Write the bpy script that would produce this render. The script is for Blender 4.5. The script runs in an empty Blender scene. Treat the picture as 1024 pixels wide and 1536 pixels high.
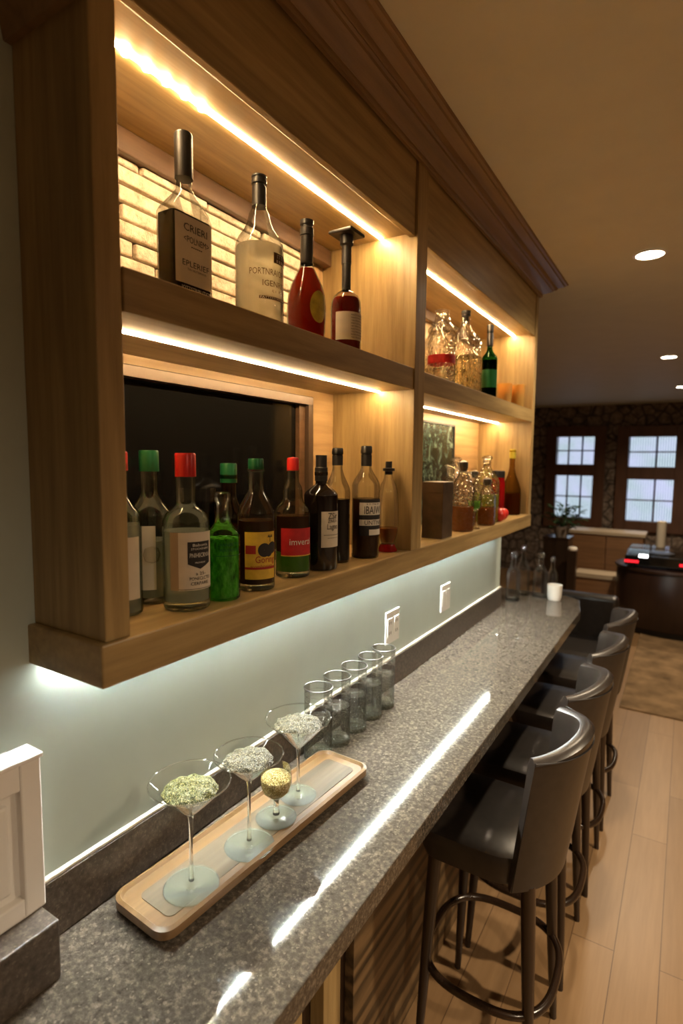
import bpy, bmesh, math, random
from mathutils import Vector, Matrix
random.seed(7)
PI = math.pi
scene = bpy.context.scene
COL = scene.collection

# ------------------------------------------------------------------ materials
def new_mat(name):
    m = bpy.data.materials.new(name); m.use_nodes = True
    nt = m.node_tree; nt.nodes.clear()
    out = nt.nodes.new('ShaderNodeOutputMaterial')
    return m, nt, out
def N(nt, t, **kw):
    n = nt.nodes.new(t)
    for k, v in kw.items(): setattr(n, k, v)
    return n
def L(nt, a, b): nt.links.new(a, b)
def rgba(c): return (c[0], c[1], c[2], 1)
def ramp(nt, fac, stops):
    r = N(nt, 'ShaderNodeValToRGB'); e = r.color_ramp.elements
    while len(e) < len(stops): e.new(.5)
    for el, (p, c) in zip(e, stops): el.position = p; el.color = rgba(c)
    L(nt, fac, r.inputs[0]); return r.outputs[0]
def coords(nt, scale, rot=(0,0,0), kind='Object'):
    tc = N(nt, 'ShaderNodeTexCoord'); mp = N(nt, 'ShaderNodeMapping')
    mp.inputs['Scale'].default_value = scale; mp.inputs['Rotation'].default_value = rot
    L(nt, tc.outputs[kind], mp.inputs['Vector']); return mp.outputs[0]
def noise(nt, vec, scale, detail=4, rough=.55, dist=0):
    n = N(nt, 'ShaderNodeTexNoise'); n.inputs['Scale'].default_value = scale
    n.inputs['Detail'].default_value = detail; n.inputs['Roughness'].default_value = rough
    n.inputs['Distortion'].default_value = dist
    L(nt, vec, n.inputs['Vector']); return n.outputs['Fac']
def bump(nt, h, strength, dist=.002):
    b = N(nt, 'ShaderNodeBump'); b.inputs['Strength'].default_value = strength
    b.inputs['Distance'].default_value = dist; L(nt, h, b.inputs['Height']); return b.outputs[0]
def mixrgb(nt, fac, a, b, mode='MIX'):
    m = N(nt, 'ShaderNodeMix', data_type='RGBA', blend_type=mode)
    if isinstance(fac, (int, float)): m.inputs[0].default_value = fac
    else: L(nt, fac, m.inputs[0])
    for i, v in ((6, a), (7, b)):
        if isinstance(v, tuple): m.inputs[i].default_value = rgba(v)
        else: L(nt, v, m.inputs[i])
    return m.outputs[2]
def plain(name, c, rough=.5, metal=0, spec=.5, coat=0, var=0, vscale=30, bmp=0):
    m, nt, out = new_mat(name)
    p = N(nt, 'ShaderNodeBsdfPrincipled')
    p.inputs['Base Color'].default_value = rgba(c); p.inputs['Roughness'].default_value = rough
    p.inputs['Metallic'].default_value = metal; p.inputs['Specular IOR Level'].default_value = spec
    p.inputs['Coat Weight'].default_value = coat; p.inputs['Coat Roughness'].default_value = .08
    if var or bmp:
        v = coords(nt, (1,1,1)); f = noise(nt, v, vscale)
        if var:
            L(nt, ramp(nt, f, [(.3, tuple(x*(1-var) for x in c)), (.7, tuple(min(1, x*(1+var)) for x in c))]), p.inputs['Base Color'])
        if bmp: L(nt, bump(nt, f, bmp), p.inputs['Normal'])
    L(nt, p.outputs[0], out.inputs[0]); return m
def wood(name, dark, light, axis='y', rough=.42, fine=60, coat=.12):
    m, nt, out = new_mat(name)
    s = {'x': (.06, 1, 1), 'y': (1, .06, 1), 'z': (1, 1, .06)}[axis]
    v = coords(nt, s)
    f1 = noise(nt, v, fine, 6, .65)
    f2 = noise(nt, v, 9, 3, .5, .8)
    sw = {'x': (.12, 1, 1), 'y': (1, .12, 1), 'z': (1, 1, .12)}[axis]
    v2 = coords(nt, sw)
    w = N(nt, 'ShaderNodeTexWave', wave_type='RINGS', rings_direction={'x': 'X', 'y': 'Y', 'z': 'Z'}[axis])
    w.inputs['Scale'].default_value = 6; w.inputs['Distortion'].default_value = 9
    w.inputs['Detail'].default_value = 2; w.inputs['Detail Scale'].default_value = 1.2
    L(nt, v2, w.inputs['Vector'])
    c = ramp(nt, f1, [(.32, dark), (.62, light)])
    mid = tuple((a+b)/2 for a, b in zip(dark, light))
    c2 = ramp(nt, f2, [(.3, tuple(x*.8 for x in mid)), (.7, tuple(x*1.12 for x in light))])
    cc = mixrgb(nt, .5, c, c2)
    wr = ramp(nt, w.outputs['Fac'], [(0, (.72, .68, .62)), (.35, (1, 1, 1))])
    cc = mixrgb(nt, .55, cc, wr, 'MULTIPLY')
    p = N(nt, 'ShaderNodeBsdfPrincipled'); L(nt, cc, p.inputs['Base Color'])
    p.inputs['Roughness'].default_value = rough; p.inputs['Coat Weight'].default_value = coat
    p.inputs['Coat Roughness'].default_value = .25
    L(nt, bump(nt, f1, .12, .001), p.inputs['Normal'])
    L(nt, p.outputs[0], out.inputs[0]); return m
def emit(name, c, s):
    m, nt, out = new_mat(name); e = N(nt, 'ShaderNodeEmission')
    e.inputs[0].default_value = rgba(c); e.inputs[1].default_value = s
    L(nt, e.outputs[0], out.inputs[0]); return m
def glass_shell(name, tint=(.97, .98, .96), edge=(.6, .62, .56), refl=.4, crackle=0, cscale=90):
    """thin blown glass: lets light through, reflects at grazing angles"""
    m, nt, out = new_mat(name)
    lw = N(nt, 'ShaderNodeLayerWeight'); lw.inputs['Blend'].default_value = refl
    lf = N(nt, 'ShaderNodeLayerWeight'); lf.inputs['Blend'].default_value = .5
    pw = N(nt, 'ShaderNodeMath', operation='POWER'); pw.inputs[1].default_value = 3.0
    L(nt, lf.outputs['Facing'], pw.inputs[0])
    tr = N(nt, 'ShaderNodeBsdfTransparent'); L(nt, mixrgb(nt, pw.outputs[0], tint, edge), tr.inputs[0])
    gl = N(nt, 'ShaderNodeBsdfGlossy'); gl.inputs['Roughness'].default_value = .03
    if crackle:
        v = coords(nt, (1, 1, 1)); vo = N(nt, 'ShaderNodeTexVoronoi'); vo.inputs['Scale'].default_value = cscale
        L(nt, v, vo.inputs['Vector']); b = bump(nt, vo.outputs['Distance'], crackle, .006)
        L(nt, b, gl.inputs['Normal']); L(nt, b, lw.inputs['Normal'])
    mx = N(nt, 'ShaderNodeMixShader')
    ml = N(nt, 'ShaderNodeMath', operation='MULTIPLY'); ml.inputs[1].default_value = .6
    L(nt, lw.outputs['Fresnel'], ml.inputs[0])
    L(nt, ml.outputs[0], mx.inputs[0]); L(nt, tr.outputs[0], mx.inputs[1]); L(nt, gl.outputs[0], mx.inputs[2])
    L(nt, mx.outputs[0], out.inputs[0]); return m
def glass_solid(name, c=(1, 1, 1), ior=1.45, rough=0):
    m, nt, out = new_mat(name)
    g = N(nt, 'ShaderNodeBsdfGlass'); g.inputs['Color'].default_value = rgba(c)
    g.inputs['IOR'].default_value = ior; g.inputs['Roughness'].default_value = rough
    L(nt, g.outputs[0], out.inputs[0]); return m
def liquid(name, c, opac=.5, gloss=.08, spark=0, lo=.25):
    m, nt, out = new_mat(name)
    tr = N(nt, 'ShaderNodeBsdfTransparent'); tr.inputs[0].default_value = rgba(c)
    d = N(nt, 'ShaderNodeBsdfDiffuse'); d.inputs[0].default_value = rgba(c)
    t = N(nt, 'ShaderNodeBsdfTranslucent'); t.inputs[0].default_value = rgba(c)
    if spark:
        v = coords(nt, (1, 1, .45)); f = noise(nt, v, 70, 5, .7)
        cc = ramp(nt, f, [(.35, tuple(x*lo for x in c)), (.5, c), (.68, tuple(min(1, x*2.2+.05) for x in c))])
        for n in (d, t, tr): L(nt, cc, n.inputs[0])
    m1 = N(nt, 'ShaderNodeMixShader'); m1.inputs[0].default_value = .5
    L(nt, d.outputs[0], m1.inputs[1]); L(nt, t.outputs[0], m1.inputs[2])
    m2 = N(nt, 'ShaderNodeMixShader'); m2.inputs[0].default_value = opac
    L(nt, tr.outputs[0], m2.inputs[1]); L(nt, m1.outputs[0], m2.inputs[2])
    g = N(nt, 'ShaderNodeBsdfGlossy'); g.inputs['Roughness'].default_value = .05
    lw = N(nt, 'ShaderNodeLayerWeight'); lw.inputs['Blend'].default_value = gloss
    m3 = N(nt, 'ShaderNodeMixShader'); L(nt, lw.outputs['Fresnel'], m3.inputs[0])
    L(nt, m2.outputs[0], m3.inputs[1]); L(nt, g.outputs[0], m3.inputs[2])
    L(nt, m3.outputs[0], out.inputs[0]); return m
def glitter(name, cols, scale=620):
    m, nt, out = new_mat(name)
    v = coords(nt, (1, 1, 1)); vo = N(nt, 'ShaderNodeTexVoronoi'); vo.inputs['Scale'].default_value = scale
    L(nt, v, vo.inputs['Vector'])
    sep = N(nt, 'ShaderNodeSeparateColor'); L(nt, vo.outputs['Color'], sep.inputs[0])
    n = len(cols); c = ramp(nt, sep.outputs[0], [(i/max(1, n-1), cc) for i, cc in enumerate(cols)])
    p = N(nt, 'ShaderNodeBsdfPrincipled'); L(nt, c, p.inputs['Base Color'])
    p.inputs['Metallic'].default_value = .15; p.inputs['Roughness'].default_value = .35; p.inputs['Specular IOR Level'].default_value = .18
    # each flake tilted its own way
    sub = N(nt, 'ShaderNodeVectorMath', operation='SUBTRACT'); sub.inputs[1].default_value = (.5, .5, .5)
    L(nt, vo.outputs['Color'], sub.inputs[0])
    sc = N(nt, 'ShaderNodeVectorMath', operation='SCALE'); sc.inputs['Scale'].default_value = 1.6
    L(nt, sub.outputs[0], sc.inputs[0])
    ge = N(nt, 'ShaderNodeNewGeometry'); ad = N(nt, 'ShaderNodeVectorMath', operation='ADD')
    L(nt, ge.outputs['Normal'], ad.inputs[0]); L(nt, sc.outputs[0], ad.inputs[1])
    no = N(nt, 'ShaderNodeVectorMath', operation='NORMALIZE'); L(nt, ad.outputs[0], no.inputs[0])
    L(nt, no.outputs[0], p.inputs['Normal'])
    L(nt, p.outputs[0], out.inputs[0]); return m

OAK_D, OAK_L = (.16, .098, .033), (.39, .268, .112)
M = {}
M['oak_y'] = wood('oak_along', OAK_D, OAK_L, 'y')
M['oak_z'] = wood('oak_upright', OAK_D, OAK_L, 'z')
M['oak_pale_z'] = wood('oak_pale_upright', (.36, .225, .10), (.52, .35, .17), 'z', coat=.05)
M['oak_pale_y'] = wood('oak_pale_along', (.36, .225, .10), (.52, .35, .17), 'y', coat=.05)
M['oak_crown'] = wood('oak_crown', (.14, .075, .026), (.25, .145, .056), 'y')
M['walnut'] = wood('dark_trim_wood', (.06, .03, .013), (.12, .062, .028), 'y')
M['darkwood_z'] = wood('dark_stained_upright', (.012, .007, .004), (.032, .017, .010), 'z', .3)
M['darkwood_x'] = wood('dark_stained_bent', (.012, .007, .004), (.032, .017, .010), 'y', .22)
M['drumwood'] = wood('mahogany_upright', (.018, .008, .005), (.035, .016, .010), 'z', .35)
M['sidewood'] = wood('amber_sideboard', (.14, .065, .026), (.26, .13, .055), 'x', .5)
M['paletop'] = wood('pale_top_wood', (.36, .27, .18), (.5, .40, .28), 'x', .5)
M['winframe'] = wood('window_frame_wood', (.07, .030, .017), (.13, .058, .03), 'z', .4)

def granite(name, d, m_, l, rough, spec=.5):
    m, nt, out = new_mat(name)
    v = coords(nt, (1, 1, 1))
    a = noise(nt, v, 95, 8, .75); b = noise(nt, v, 22, 4, .6)
    vo = N(nt, 'ShaderNodeTexVoronoi'); vo.inputs['Scale'].default_value = 260; L(nt, v, vo.inputs['Vector'])
    s = N(nt, 'ShaderNodeSeparateColor'); L(nt, vo.outputs['Color'], s.inputs[0])
    c = ramp(nt, a, [(.32, d), (.52, m_), (.74, l)])
    c = mixrgb(nt, ramp(nt, b, [(.35, (0, 0, 0)), (.7, (.5, .5, .5))]), c, tuple(x*.55 for x in m_))
    fl = ramp(nt, s.outputs[0], [(.95, (0, 0, 0)), (.97, (.4, .4, .4))])
    c = mixrgb(nt, fl, c, l)
    p = N(nt, 'ShaderNodeBsdfPrincipled'); L(nt, c, p.inputs['Base Color'])
    p.inputs['Roughness'].default_value = rough; p.inputs['Specular IOR Level'].default_value = spec
    if rough > .2: L(nt, bump(nt, a, .03, .0005), p.inputs['Normal'])
    L(nt, p.outputs[0], out.inputs[0]); return m
M['granite'] = granite('speckled_granite', (.022, .018, .014), (.088, .072, .056), (.25, .205, .16), .05, .24)
M['granite_matt'] = granite('honed_granite', (.022, .015, .011), (.085, .064, .048), (.22, .17, .13), .4)

def wall_paint(name, c):
    return plain(name, c, .6, spec=.3, var=.03, vscale=6, bmp=.02)
M['wall'] = wall_paint('grey_green_paint', (.46, .525, .48))
M['ceiling'] = wall_paint('warm_ceiling_paint', (.58, .53, .39))
M['plainwall'] = wall_paint('brown_wall_paint', (.20, .15, .11))
M['white_trim'] = plain('white_gloss_paint', (.78, .74, .70), .35)
M['lit_edge'] = plain('lit_edge_cream', (.55, .49, .40), .6)  # brightness of the lit backsplash edge, put into the colour
M['outlet'] = plain('white_plastic', (.85, .85, .82), .35)
M['slot'] = plain('socket_slot_black', (.02, .02, .02), .5)
M['black_plastic'] = plain('black_plastic', (.012, .012, .012), .35)
M['black_cap'] = plain('black_foil', (.010, .008, .007), .45)
M['bronze'] = plain('bronze_frame', (.085, .055, .035), .35, .4)
M['black_gloss'] = plain('black_gloss', (.006, .006, .006), .08)
M['leather'] = plain('dark_leather', (.020, .015, .012), .34, spec=.55, var=.25, vscale=40, bmp=.10)
M['piping'] = plain('leather_seam', (.010, .007, .006), .5)
M['green_cap'] = plain('green_foil', (.012, .11, .035), .3, .3)
M['red_cap'] = plain('red_foil', (.50, .018, .015), .3, .15)
M['wax'] = plain('red_wax', (.60, .02, .015), .3, coat=.5)
M['paper'] = plain('cream_paper', (.62, .55, .44), .7, var=.05)
M['paper_white'] = plain('white_paper', (.68, .64, .57), .7)
M['tan'] = plain('tan_paper', (.36, .26, .16), .7)
M['ink'] = plain('black_ink', (.012, .010, .010), .6)
M['ink_white'] = plain('white_ink', (.7, .66, .58), .6)
M['ink_brown'] = plain('brown_ink', (.10, .055, .02), .6)
M['ink_red'] = plain('red_ink', (.30, .015, .01), .6)
M['yellow_label'] = plain('yellow_label', (.62, .40, .04), .55, var=.12, vscale=60)
M['red_label'] = plain('red_label', (.42, .012, .015), .5, var=.15, vscale=60)
M['olive_oval'] = plain('olive_yellow_oval', (.42, .33, .03), .35, var=.3, vscale=45)
M['cork'] = plain('cork_stopper', (.35, .2, .09), .8, var=.2, vscale=120)
M['ceramic'] = plain('white_ceramic', (.72, .66, .58), .4)
M['apple'] = plain('red_apple_skin', (.55, .03, .02), .3, var=.3, vscale=25)
M['leaf'] = plain('dark_leaf', (.02, .06, .018), .5, var=.4, vscale=30)
M['soil'] = plain('soil', (.03, .02, .015), .9)
M['pot'] = plain('grey_pot', (.22, .18, .15), .6)
M['wax_candle'] = plain('ivory_wax', (.55, .47, .36), .5)
M['gold_glass'] = liquid('amber_tumbler_glass', (.85, .55, .18), .45, .2)
M['steel'] = plain('dark_steel', (.12, .11, .10), .3, .9)
M['tray_inlay'] = wood('bark_inlay', (.05, .040, .028), (.20, .155, .10), 'y', .25, 30, .5)
M['tray'] = wood('teak_rim', (.11, .06, .023), (.235, .135, .056), 'y', .35)

M['clear'] = glass_shell('clear_bottle_glass')
M['clear_green'] = glass_shell('greenish_bottle_glass', (.93, .97, .91), (.42, .52, .42), .4)
M['crackle'] = glass_shell('cut_crystal_glass', (.97, .95, .90), (.70, .64, .50), .55, .9, 80)
M['smoke'] = glass_shell('brown_bottle_glass', (.55, .42, .30), (.10, .07, .05), .4)
M['green_glass'] = glass_shell('green_tinted_glass', (.10, .32, .16), (.02, .08, .03), .2)
M['amber_glass'] = glass_shell('olive_wine_glass', (.55, .42, .20), (.16, .10, .04), .2)
M['sparkle'] = glass_shell('sparkling_glass', (.97, .97, .94), (.90, .88, .80), .55, .8, 210)
M['drink_glass'] = glass_solid('drinking_glass', (1, 1, .995), 1.45)

def foot_glass():
    m, nt, out = new_mat('glass_foot_disc')
    tr = N(nt, 'ShaderNodeBsdfTransparent'); tr.inputs[0].default_value = (.95, .98, .92, 1)
    gl = N(nt, 'ShaderNodeBsdfGlossy'); gl.inputs['Roughness'].default_value = .16
    df = N(nt, 'ShaderNodeBsdfDiffuse'); df.inputs[0].default_value = (.75, .75, .60, 1)  # pale diffuse share stands in for bright reflections in the glass
    a = N(nt, 'ShaderNodeMixShader'); a.inputs[0].default_value = .09; L(nt, tr.outputs[0], a.inputs[1]); L(nt, df.outputs[0], a.inputs[2])
    lw = N(nt, 'ShaderNodeLayerWeight'); lw.inputs['Blend'].default_value = .22
    b = N(nt, 'ShaderNodeMixShader'); L(nt, lw.outputs['Fresnel'], b.inputs[0]); L(nt, a.outputs[0], b.inputs[1]); L(nt, gl.outputs[0], b.inputs[2])
    L(nt, b.outputs[0], out.inputs[0]); return m
M['foot_glass'] = foot_glass()
M['thin_glass'] = glass_shell('thin_drinking_glass', (.99, .99, .98), (.88, .89, .85), .32)
M['dark_bottle'] = plain('near_black_bottle', (.008, .005, .004), .1, coat=.5)
M['brown_liquor'] = liquid('brown_liquor', (.10, .045, .02), .8)
M['amber_liquor'] = liquid('amber_liquor', (.42, .17, .04), .55)
M['black_liquor'] = liquid('black_liquor', (.022, .014, .009), .97)
M['red_liquor'] = liquid('deep_red_liquor', (.24, .012, .008), .8)
M['orange_red'] = liquid('orange_red_liquor', (.42, .035, .012), .8)
M['green_liquor'] = liquid('bright_green_liquor', (.14, .62, .04), .6, .08, 1)
M['lime_liquor'] = liquid('yellow_green_liquor', (.42, .48, .05), .6, .08)
M['yellow_green'] = liquid('lime_base_liquor', (.2, .45, .06), .6)
M['clear_liquor'] = liquid('clear_spirit', (.86, .86, .80), .28, .12)
M['milky'] = liquid('hazy_spirit', (.86, .83, .74), .42, .1)
M['shimmer'] = liquid('gold_shimmer', (.90, .82, .58), .13, .2, 1)
M['red_glass'] = liquid('ruby_glass', (.45, .01, .012), .7, .25)
M['glit_green'] = glitter('green_gold_sugar', [(.008, .010, .004), (.10, .09, .02), (.018, .028, .006), (.24, .20, .07), (.012, .015, .005), (.09, .10, .024), (.03, .03, .01), (.55, .48, .26)])
M['glit_grey'] = glitter('grey_gold_sugar', [(.015, .013, .009), (.08, .068, .04), (.028, .025, .017), (.18, .15, .09), (.018, .015, .01), (.085, .072, .04), (.045, .04, .022), (.5, .44, .30)])
M['glit_gold'] = glitter('gold_sugar', [(.25, .16, .04), (.70, .52, .16), (.30, .22, .07), (.85, .72, .36), (.22, .14, .03), (.6, .45, .14), (1, .92, .65)])
WARM = (1, .68, .345)
M['led'] = emit('warm_led', WARM, 112)
M['led_low'] = emit('warm_led_soft', WARM, 105)
M['led_cool'] = emit('cool_led', (.94, 1, .95), 370)
M['downlight'] = emit('downlight_glow', (1, .86, .62), 14)
M['red_led'] = emit('red_standby_light', (1, .02, .03), .9)
M['bulb'] = emit('white_indicator_light', (.95, 1, .98), 3)

# screen: black glass
M['screen'] = plain('dark_screen_glass', (.004, .004, .004), .10, spec=.35)
def brick_mat():
    m, nt, out = new_mat('whitewashed_brick')
    p = N(nt, 'ShaderNodeBsdfPrincipled'); v = coords(nt, (1, 1, 1))
    f = noise(nt, v, 45, 6, .7); g = noise(nt, v, 9, 3)
    c = ramp(nt, f, [(.3, (.32, .25, .17)), (.5, (.66, .57, .44)), (.75, (.82, .75, .63))])
    c = mixrgb(nt, ramp(nt, g, [(.4, (0, 0, 0)), (.75, (.5, .5, .5))]), c, (.45, .36, .26))
    L(nt, c, p.inputs['Base Color']); p.inputs['Roughness'].default_value = .85
    L(nt, bump(nt, f, .7, .006), p.inputs['Normal']); L(nt, p.outputs[0], out.inputs[0]); return m
M['brick'] = brick_mat()
M['mortar'] = plain('mortar', (.26, .19, .12), .9, var=.2, vscale=60)
def zebra_mat():
    m, nt, out = new_mat('zebrano_panel')
    v = coords(nt, (1, .10, 1)); p = N(nt, 'ShaderNodeBsdfPrincipled')
    w = N(nt, 'ShaderNodeTexWave', wave_type='BANDS', bands_direction='Z')
    w.inputs['Scale'].default_value = 5; w.inputs['Distortion'].default_value = 6
    w.inputs['Detail'].default_value = 3; w.inputs['Detail Scale'].default_value = 2.2
    L(nt, v, w.inputs['Vector'])
    f = noise(nt, v, 40, 5, .6)
    c = ramp(nt, w.outputs['Fac'], [(.16, (.010, .006, .003)), (.42, (.085, .05, .022)), (.8, (.17, .102, .046))])
    c = mixrgb(nt, .35, c, ramp(nt, f, [(.35, (.06, .035, .015)), (.65, (.24, .15, .07))]))
    L(nt, c, p.inputs['Base Color']); p.inputs['Roughness'].default_value = .45
    L(nt, p.outputs[0], out.inputs[0]); return m
M['zebra'] = zebra_mat()
def floor_mat():
    m, nt, out = new_mat('light_oak_planks')
    p = N(nt, 'ShaderNodeBsdfPrincipled')
    v = coords(nt, (1, 1, 1), (0, 0, PI/2))
    b = N(nt, 'ShaderNodeTexBrick'); b.offset = .37; b.squash = 1
    b.inputs['Scale'].default_value = 1; b.inputs['Brick Width'].default_value = 1.3; b.inputs['Row Height'].default_value = .155
    b.inputs['Mortar Size'].default_value = .0018; b.inputs['Mortar Smooth'].default_value = .3
    b.inputs['Color1'].default_value = (.25, .148, .070, 1); b.inputs['Color2'].default_value = (.33, .205, .105, 1)
    b.inputs['Mortar'].default_value = (.11, .06, .03, 1); L(nt, v, b.inputs['Vector'])
    g = noise(nt, coords(nt, (1, .06, 1)), 45, 6, .6)
    c = mixrgb(nt, .6, b.outputs['Color'], ramp(nt, g, [(.3, (.72, .68, .62)), (.65, (1.0, 1.0, 1.0))]), 'MULTIPLY')
    L(nt, c, p.inputs['Base Color']); p.inputs['Roughness'].default_value = .36
    L(nt, p.outputs[0], out.inputs[0]); return m
M['floor'] = floor_mat()
def stone_mat():
    m, nt, out = new_mat('dark_rubble_stone')
    p = N(nt, 'ShaderNodeBsdfPrincipled'); v = coords(nt, (1, 1, 1))
    vo = N(nt, 'ShaderNodeTexVoronoi', feature='DISTANCE_TO_EDGE'); vo.inputs['Scale'].default_value = 5.5; L(nt, v, vo.inputs['Vector'])
    f = noise(nt, v, 14, 6, .7)
    c = ramp(nt, f, [(.3, (.05, .036, .028)), (.5, (.20, .145, .11)), (.72, (.45, .37, .31))])
    c = mixrgb(nt, ramp(nt, vo.outputs['Distance'], [(0, (1, 1, 1)), (.09, (0, 0, 0))]), c, (.02, .015, .012))
    L(nt, c, p.inputs['Base Color']); p.inputs['Roughness'].default_value = .8
    L(nt, bump(nt, f, .8, .03), p.inputs['Normal']); L(nt, p.outputs[0], out.inputs[0]); return m
M['stone'] = stone_mat()
M['rug'] = plain('brown_rug_pile', (.20, .13, .07), .95, spec=.1, var=.45, vscale=5, bmp=.5)
def curtain_mat():
    m, nt, out = new_mat('sheer_curtain_glow')
    v = coords(nt, (1, 1, 1)); w = N(nt, 'ShaderNodeTexWave', wave_type='BANDS', bands_direction='X')
    w.inputs['Scale'].default_value = 9; w.inputs['Distortion'].default_value = .6; L(nt, v, w.inputs['Vector'])
    f = noise(nt, v, 2.2, 2)
    c = ramp(nt, w.outputs['Fac'], [(.2, (.16, .24, .29)), (.8, (.74, .88, .98))])
    c = mixrgb(nt, ramp(nt, f, [(.4, (0, 0, 0)), (.65, (.6, .6, .6))]), c, (.62, .62, .95))
    e = N(nt, 'ShaderNodeEmission'); L(nt, c, e.inputs[0]); e.inputs[1].default_value = .55
    L(nt, e.outputs[0], out.inputs[0]); return m
M['curtain'] = curtain_mat()
def dark_art():
    m, nt, out = new_mat('dark_green_lacquer')
    p = N(nt, 'ShaderNodeBsdfPrincipled'); v = coords(nt, (1, 1, 1)); f = noise(nt, v, 16, 7, .75, .5)
    L(nt, ramp(nt, f, [(.4, (.010, .011, .009)), (.55, (.05, .075, .062)), (.72, (.34, .46, .38))]), p.inputs['Base Color'])
    p.inputs['Roughness'].default_value = .25; L(nt, p.outputs[0], out.inputs[0]); return m
M['art'] = dark_art()
M['whisky_box'] = plain('brown_carton', (.065, .042, .025), .4, var=.35, vscale=22)

# ------------------------------------------------------------------ mesh helpers
class MB:
    def __init__(s): s.v = []; s.f = []
    def add(s, vs, fs):
        o = len(s.v); s.v += [tuple(v) for v in vs]; s.f += [tuple(i+o for i in f) for f in fs]; return s
    def box(s, x0, x1, y0, y1, z0, z1):
        vs = [(x, y, z) for z in (z0, z1) for y in (y0, y1) for x in (x0, x1)]
        return s.add(vs, [(0, 2, 3, 1), (4, 5, 7, 6), (0, 1, 5, 4), (2, 6, 7, 3), (0, 4, 6, 2), (1, 3, 7, 5)])
    def prism(s, poly, z0, z1):
        n = len(poly); vs = [(x, y, z0) for x, y in poly]+[(x, y, z1) for x, y in poly]
        fs = [tuple(range(n))[::-1], tuple(range(n, 2*n))]+[(i, (i+1) % n, n+(i+1) % n, n+i) for i in range(n)]
        return s.add(vs, fs)
    def loft(s, rings, cap=True, close=True):
        n = len(rings[0]); vs = [p for r in rings for p in r]; fs = []
        for k in range(len(rings)-1):
            for i in range(n if close else n-1):
                a = k*n+i; b = k*n+(i+1) % n; fs.append((a, b, b+n, a+n))
        if cap: fs += [tuple(range(n))[::-1], tuple(range((len(rings)-1)*n, len(rings)*n))]
        return s.add(vs, fs)
    def lathe(s, prof, n=40, ex=2, kx=1, ky=1, c=(0, 0, 0), cap=True):
        rings = []
        for r, z in prof:
            r = max(r, 1e-5); ring = []
            for i in range(n):
                t = 2*PI*i/n; cc, ss = math.cos(t), math.sin(t)
                if ex != 2:
                    cc = math.copysign(abs(cc)**(2/ex), cc); ss = math.copysign(abs(ss)**(2/ex), ss)
                ring.append((c[0]+kx*r*cc, c[1]+ky*r*ss, c[2]+z))
            rings.append(ring)
        return s.loft(rings, cap)
    def tube(s, pts, r, n=10, closed=False):
        pts = [Vector(p) for p in pts]; m = len(pts); rings = []
        rr = r if isinstance(r, (list, tuple)) else [r]*m
        up = Vector((0, 0, 1))
        for i, p in enumerate(pts):
            a = pts[(i-1) % m] if (closed or i > 0) else p; b = pts[(i+1) % m] if (closed or i < m-1) else p
            t = (b-a).normalized(); u = up if abs(t.dot(up)) < .95 else Vector((1, 0, 0))
            e1 = t.cross(u).normalized(); e2 = e1.cross(t).normalized()
            rings.append([p+rr[i]*(math.cos(2*PI*k/n)*e1+math.sin(2*PI*k/n)*e2) for k in range(n)])
        if closed: rings.append(rings[0]); return s.loft(rings, False)
        return s.loft(rings)
    def build(s, name, mat, parent=None, smooth=False, bevel=0, loc=None, seg=2, sub=0):
        me = bpy.data.meshes.new(name); me.from_pydata(s.v, [], s.f)
        bm = bmesh.new(); bm.from_mesh(me)
        bmesh.ops.remove_doubles(bm, verts=bm.verts, dist=1e-6)
        bmesh.ops.recalc_face_normals(bm, faces=bm.faces)
        bm.to_mesh(me); bm.free()
        if mat: me.materials.append(mat)
        o = bpy.data.objects.new(name, me); COL.objects.link(o)
        if parent: o.parent = parent
        if loc: o.location = loc
        if smooth:
            for p in me.polygons: p.use_smooth = True
            me.set_sharp_from_angle(angle=math.radians(38))
        if bevel:
            b = o.modifiers.new('bevel', 'BEVEL'); b.width = bevel; b.segments = seg; b.limit_method = 'ANGLE'
        if sub:
            b = o.modifiers.new('sub', 'SUBSURF'); b.levels = sub; b.render_levels = sub
        return o
def BX(*a): return MB().box(*a)
def LT(*a, **k): return MB().lathe(*a, **k)
def tag(o, label, cat, group=None):
    o['label'] = label; o['category'] = cat
    if group: o['group'] = group
    return o
def thing(name, label, cat, loc=(0, 0, 0), rz=0, group=None):
    o = bpy.data.objects.new(name, None); COL.objects.link(o); o.location = loc; o.rotation_euler = (0, 0, rz)
    o.empty_display_size = .05
    return tag(o, label, cat, group)
def struct(o): o['kind'] = 'structure'; return o
def copy_tree(o, parent=None):
    c = o.copy(); COL.objects.link(c)
    if parent: c.parent = parent
    for ch in list(o.children): copy_tree(ch, c)
    return c
_tc = {}
def text_verts(s):
    """flat letter mesh for a string, normalised so that width = 1"""
    if s in _tc: return _tc[s]
    cu = bpy.data.curves.new('txt', 'FONT'); cu.body = s; cu.resolution_u = 2
    ob = bpy.data.objects.new('txt', cu); COL.objects.link(ob)
    dg = bpy.context.evaluated_depsgraph_get(); dg.update()
    me = bpy.data.meshes.new_from_object(ob.evaluated_get(dg))
    bm = bmesh.new(); bm.from_mesh(me); bmesh.ops.triangulate(bm, faces=bm.faces)
    vs = [v.co.copy() for v in bm.verts]; fs = [tuple(v.index for v in f.verts) for f in bm.faces]
    bm.free(); bpy.data.objects.remove(ob); bpy.data.curves.remove(cu); bpy.data.meshes.remove(me)
    x0 = min(v.x for v in vs); x1 = max(v.x for v in vs); y0 = min(v.y for v in vs); y1 = max(v.y for v in vs)
    vs = [((v.x-x0)/(x1-x0)-.5, (v.y-y0)/(y1-y0)-.5) for v in vs]
    _tc[s] = (vs, fs); return _tc[s]
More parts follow.
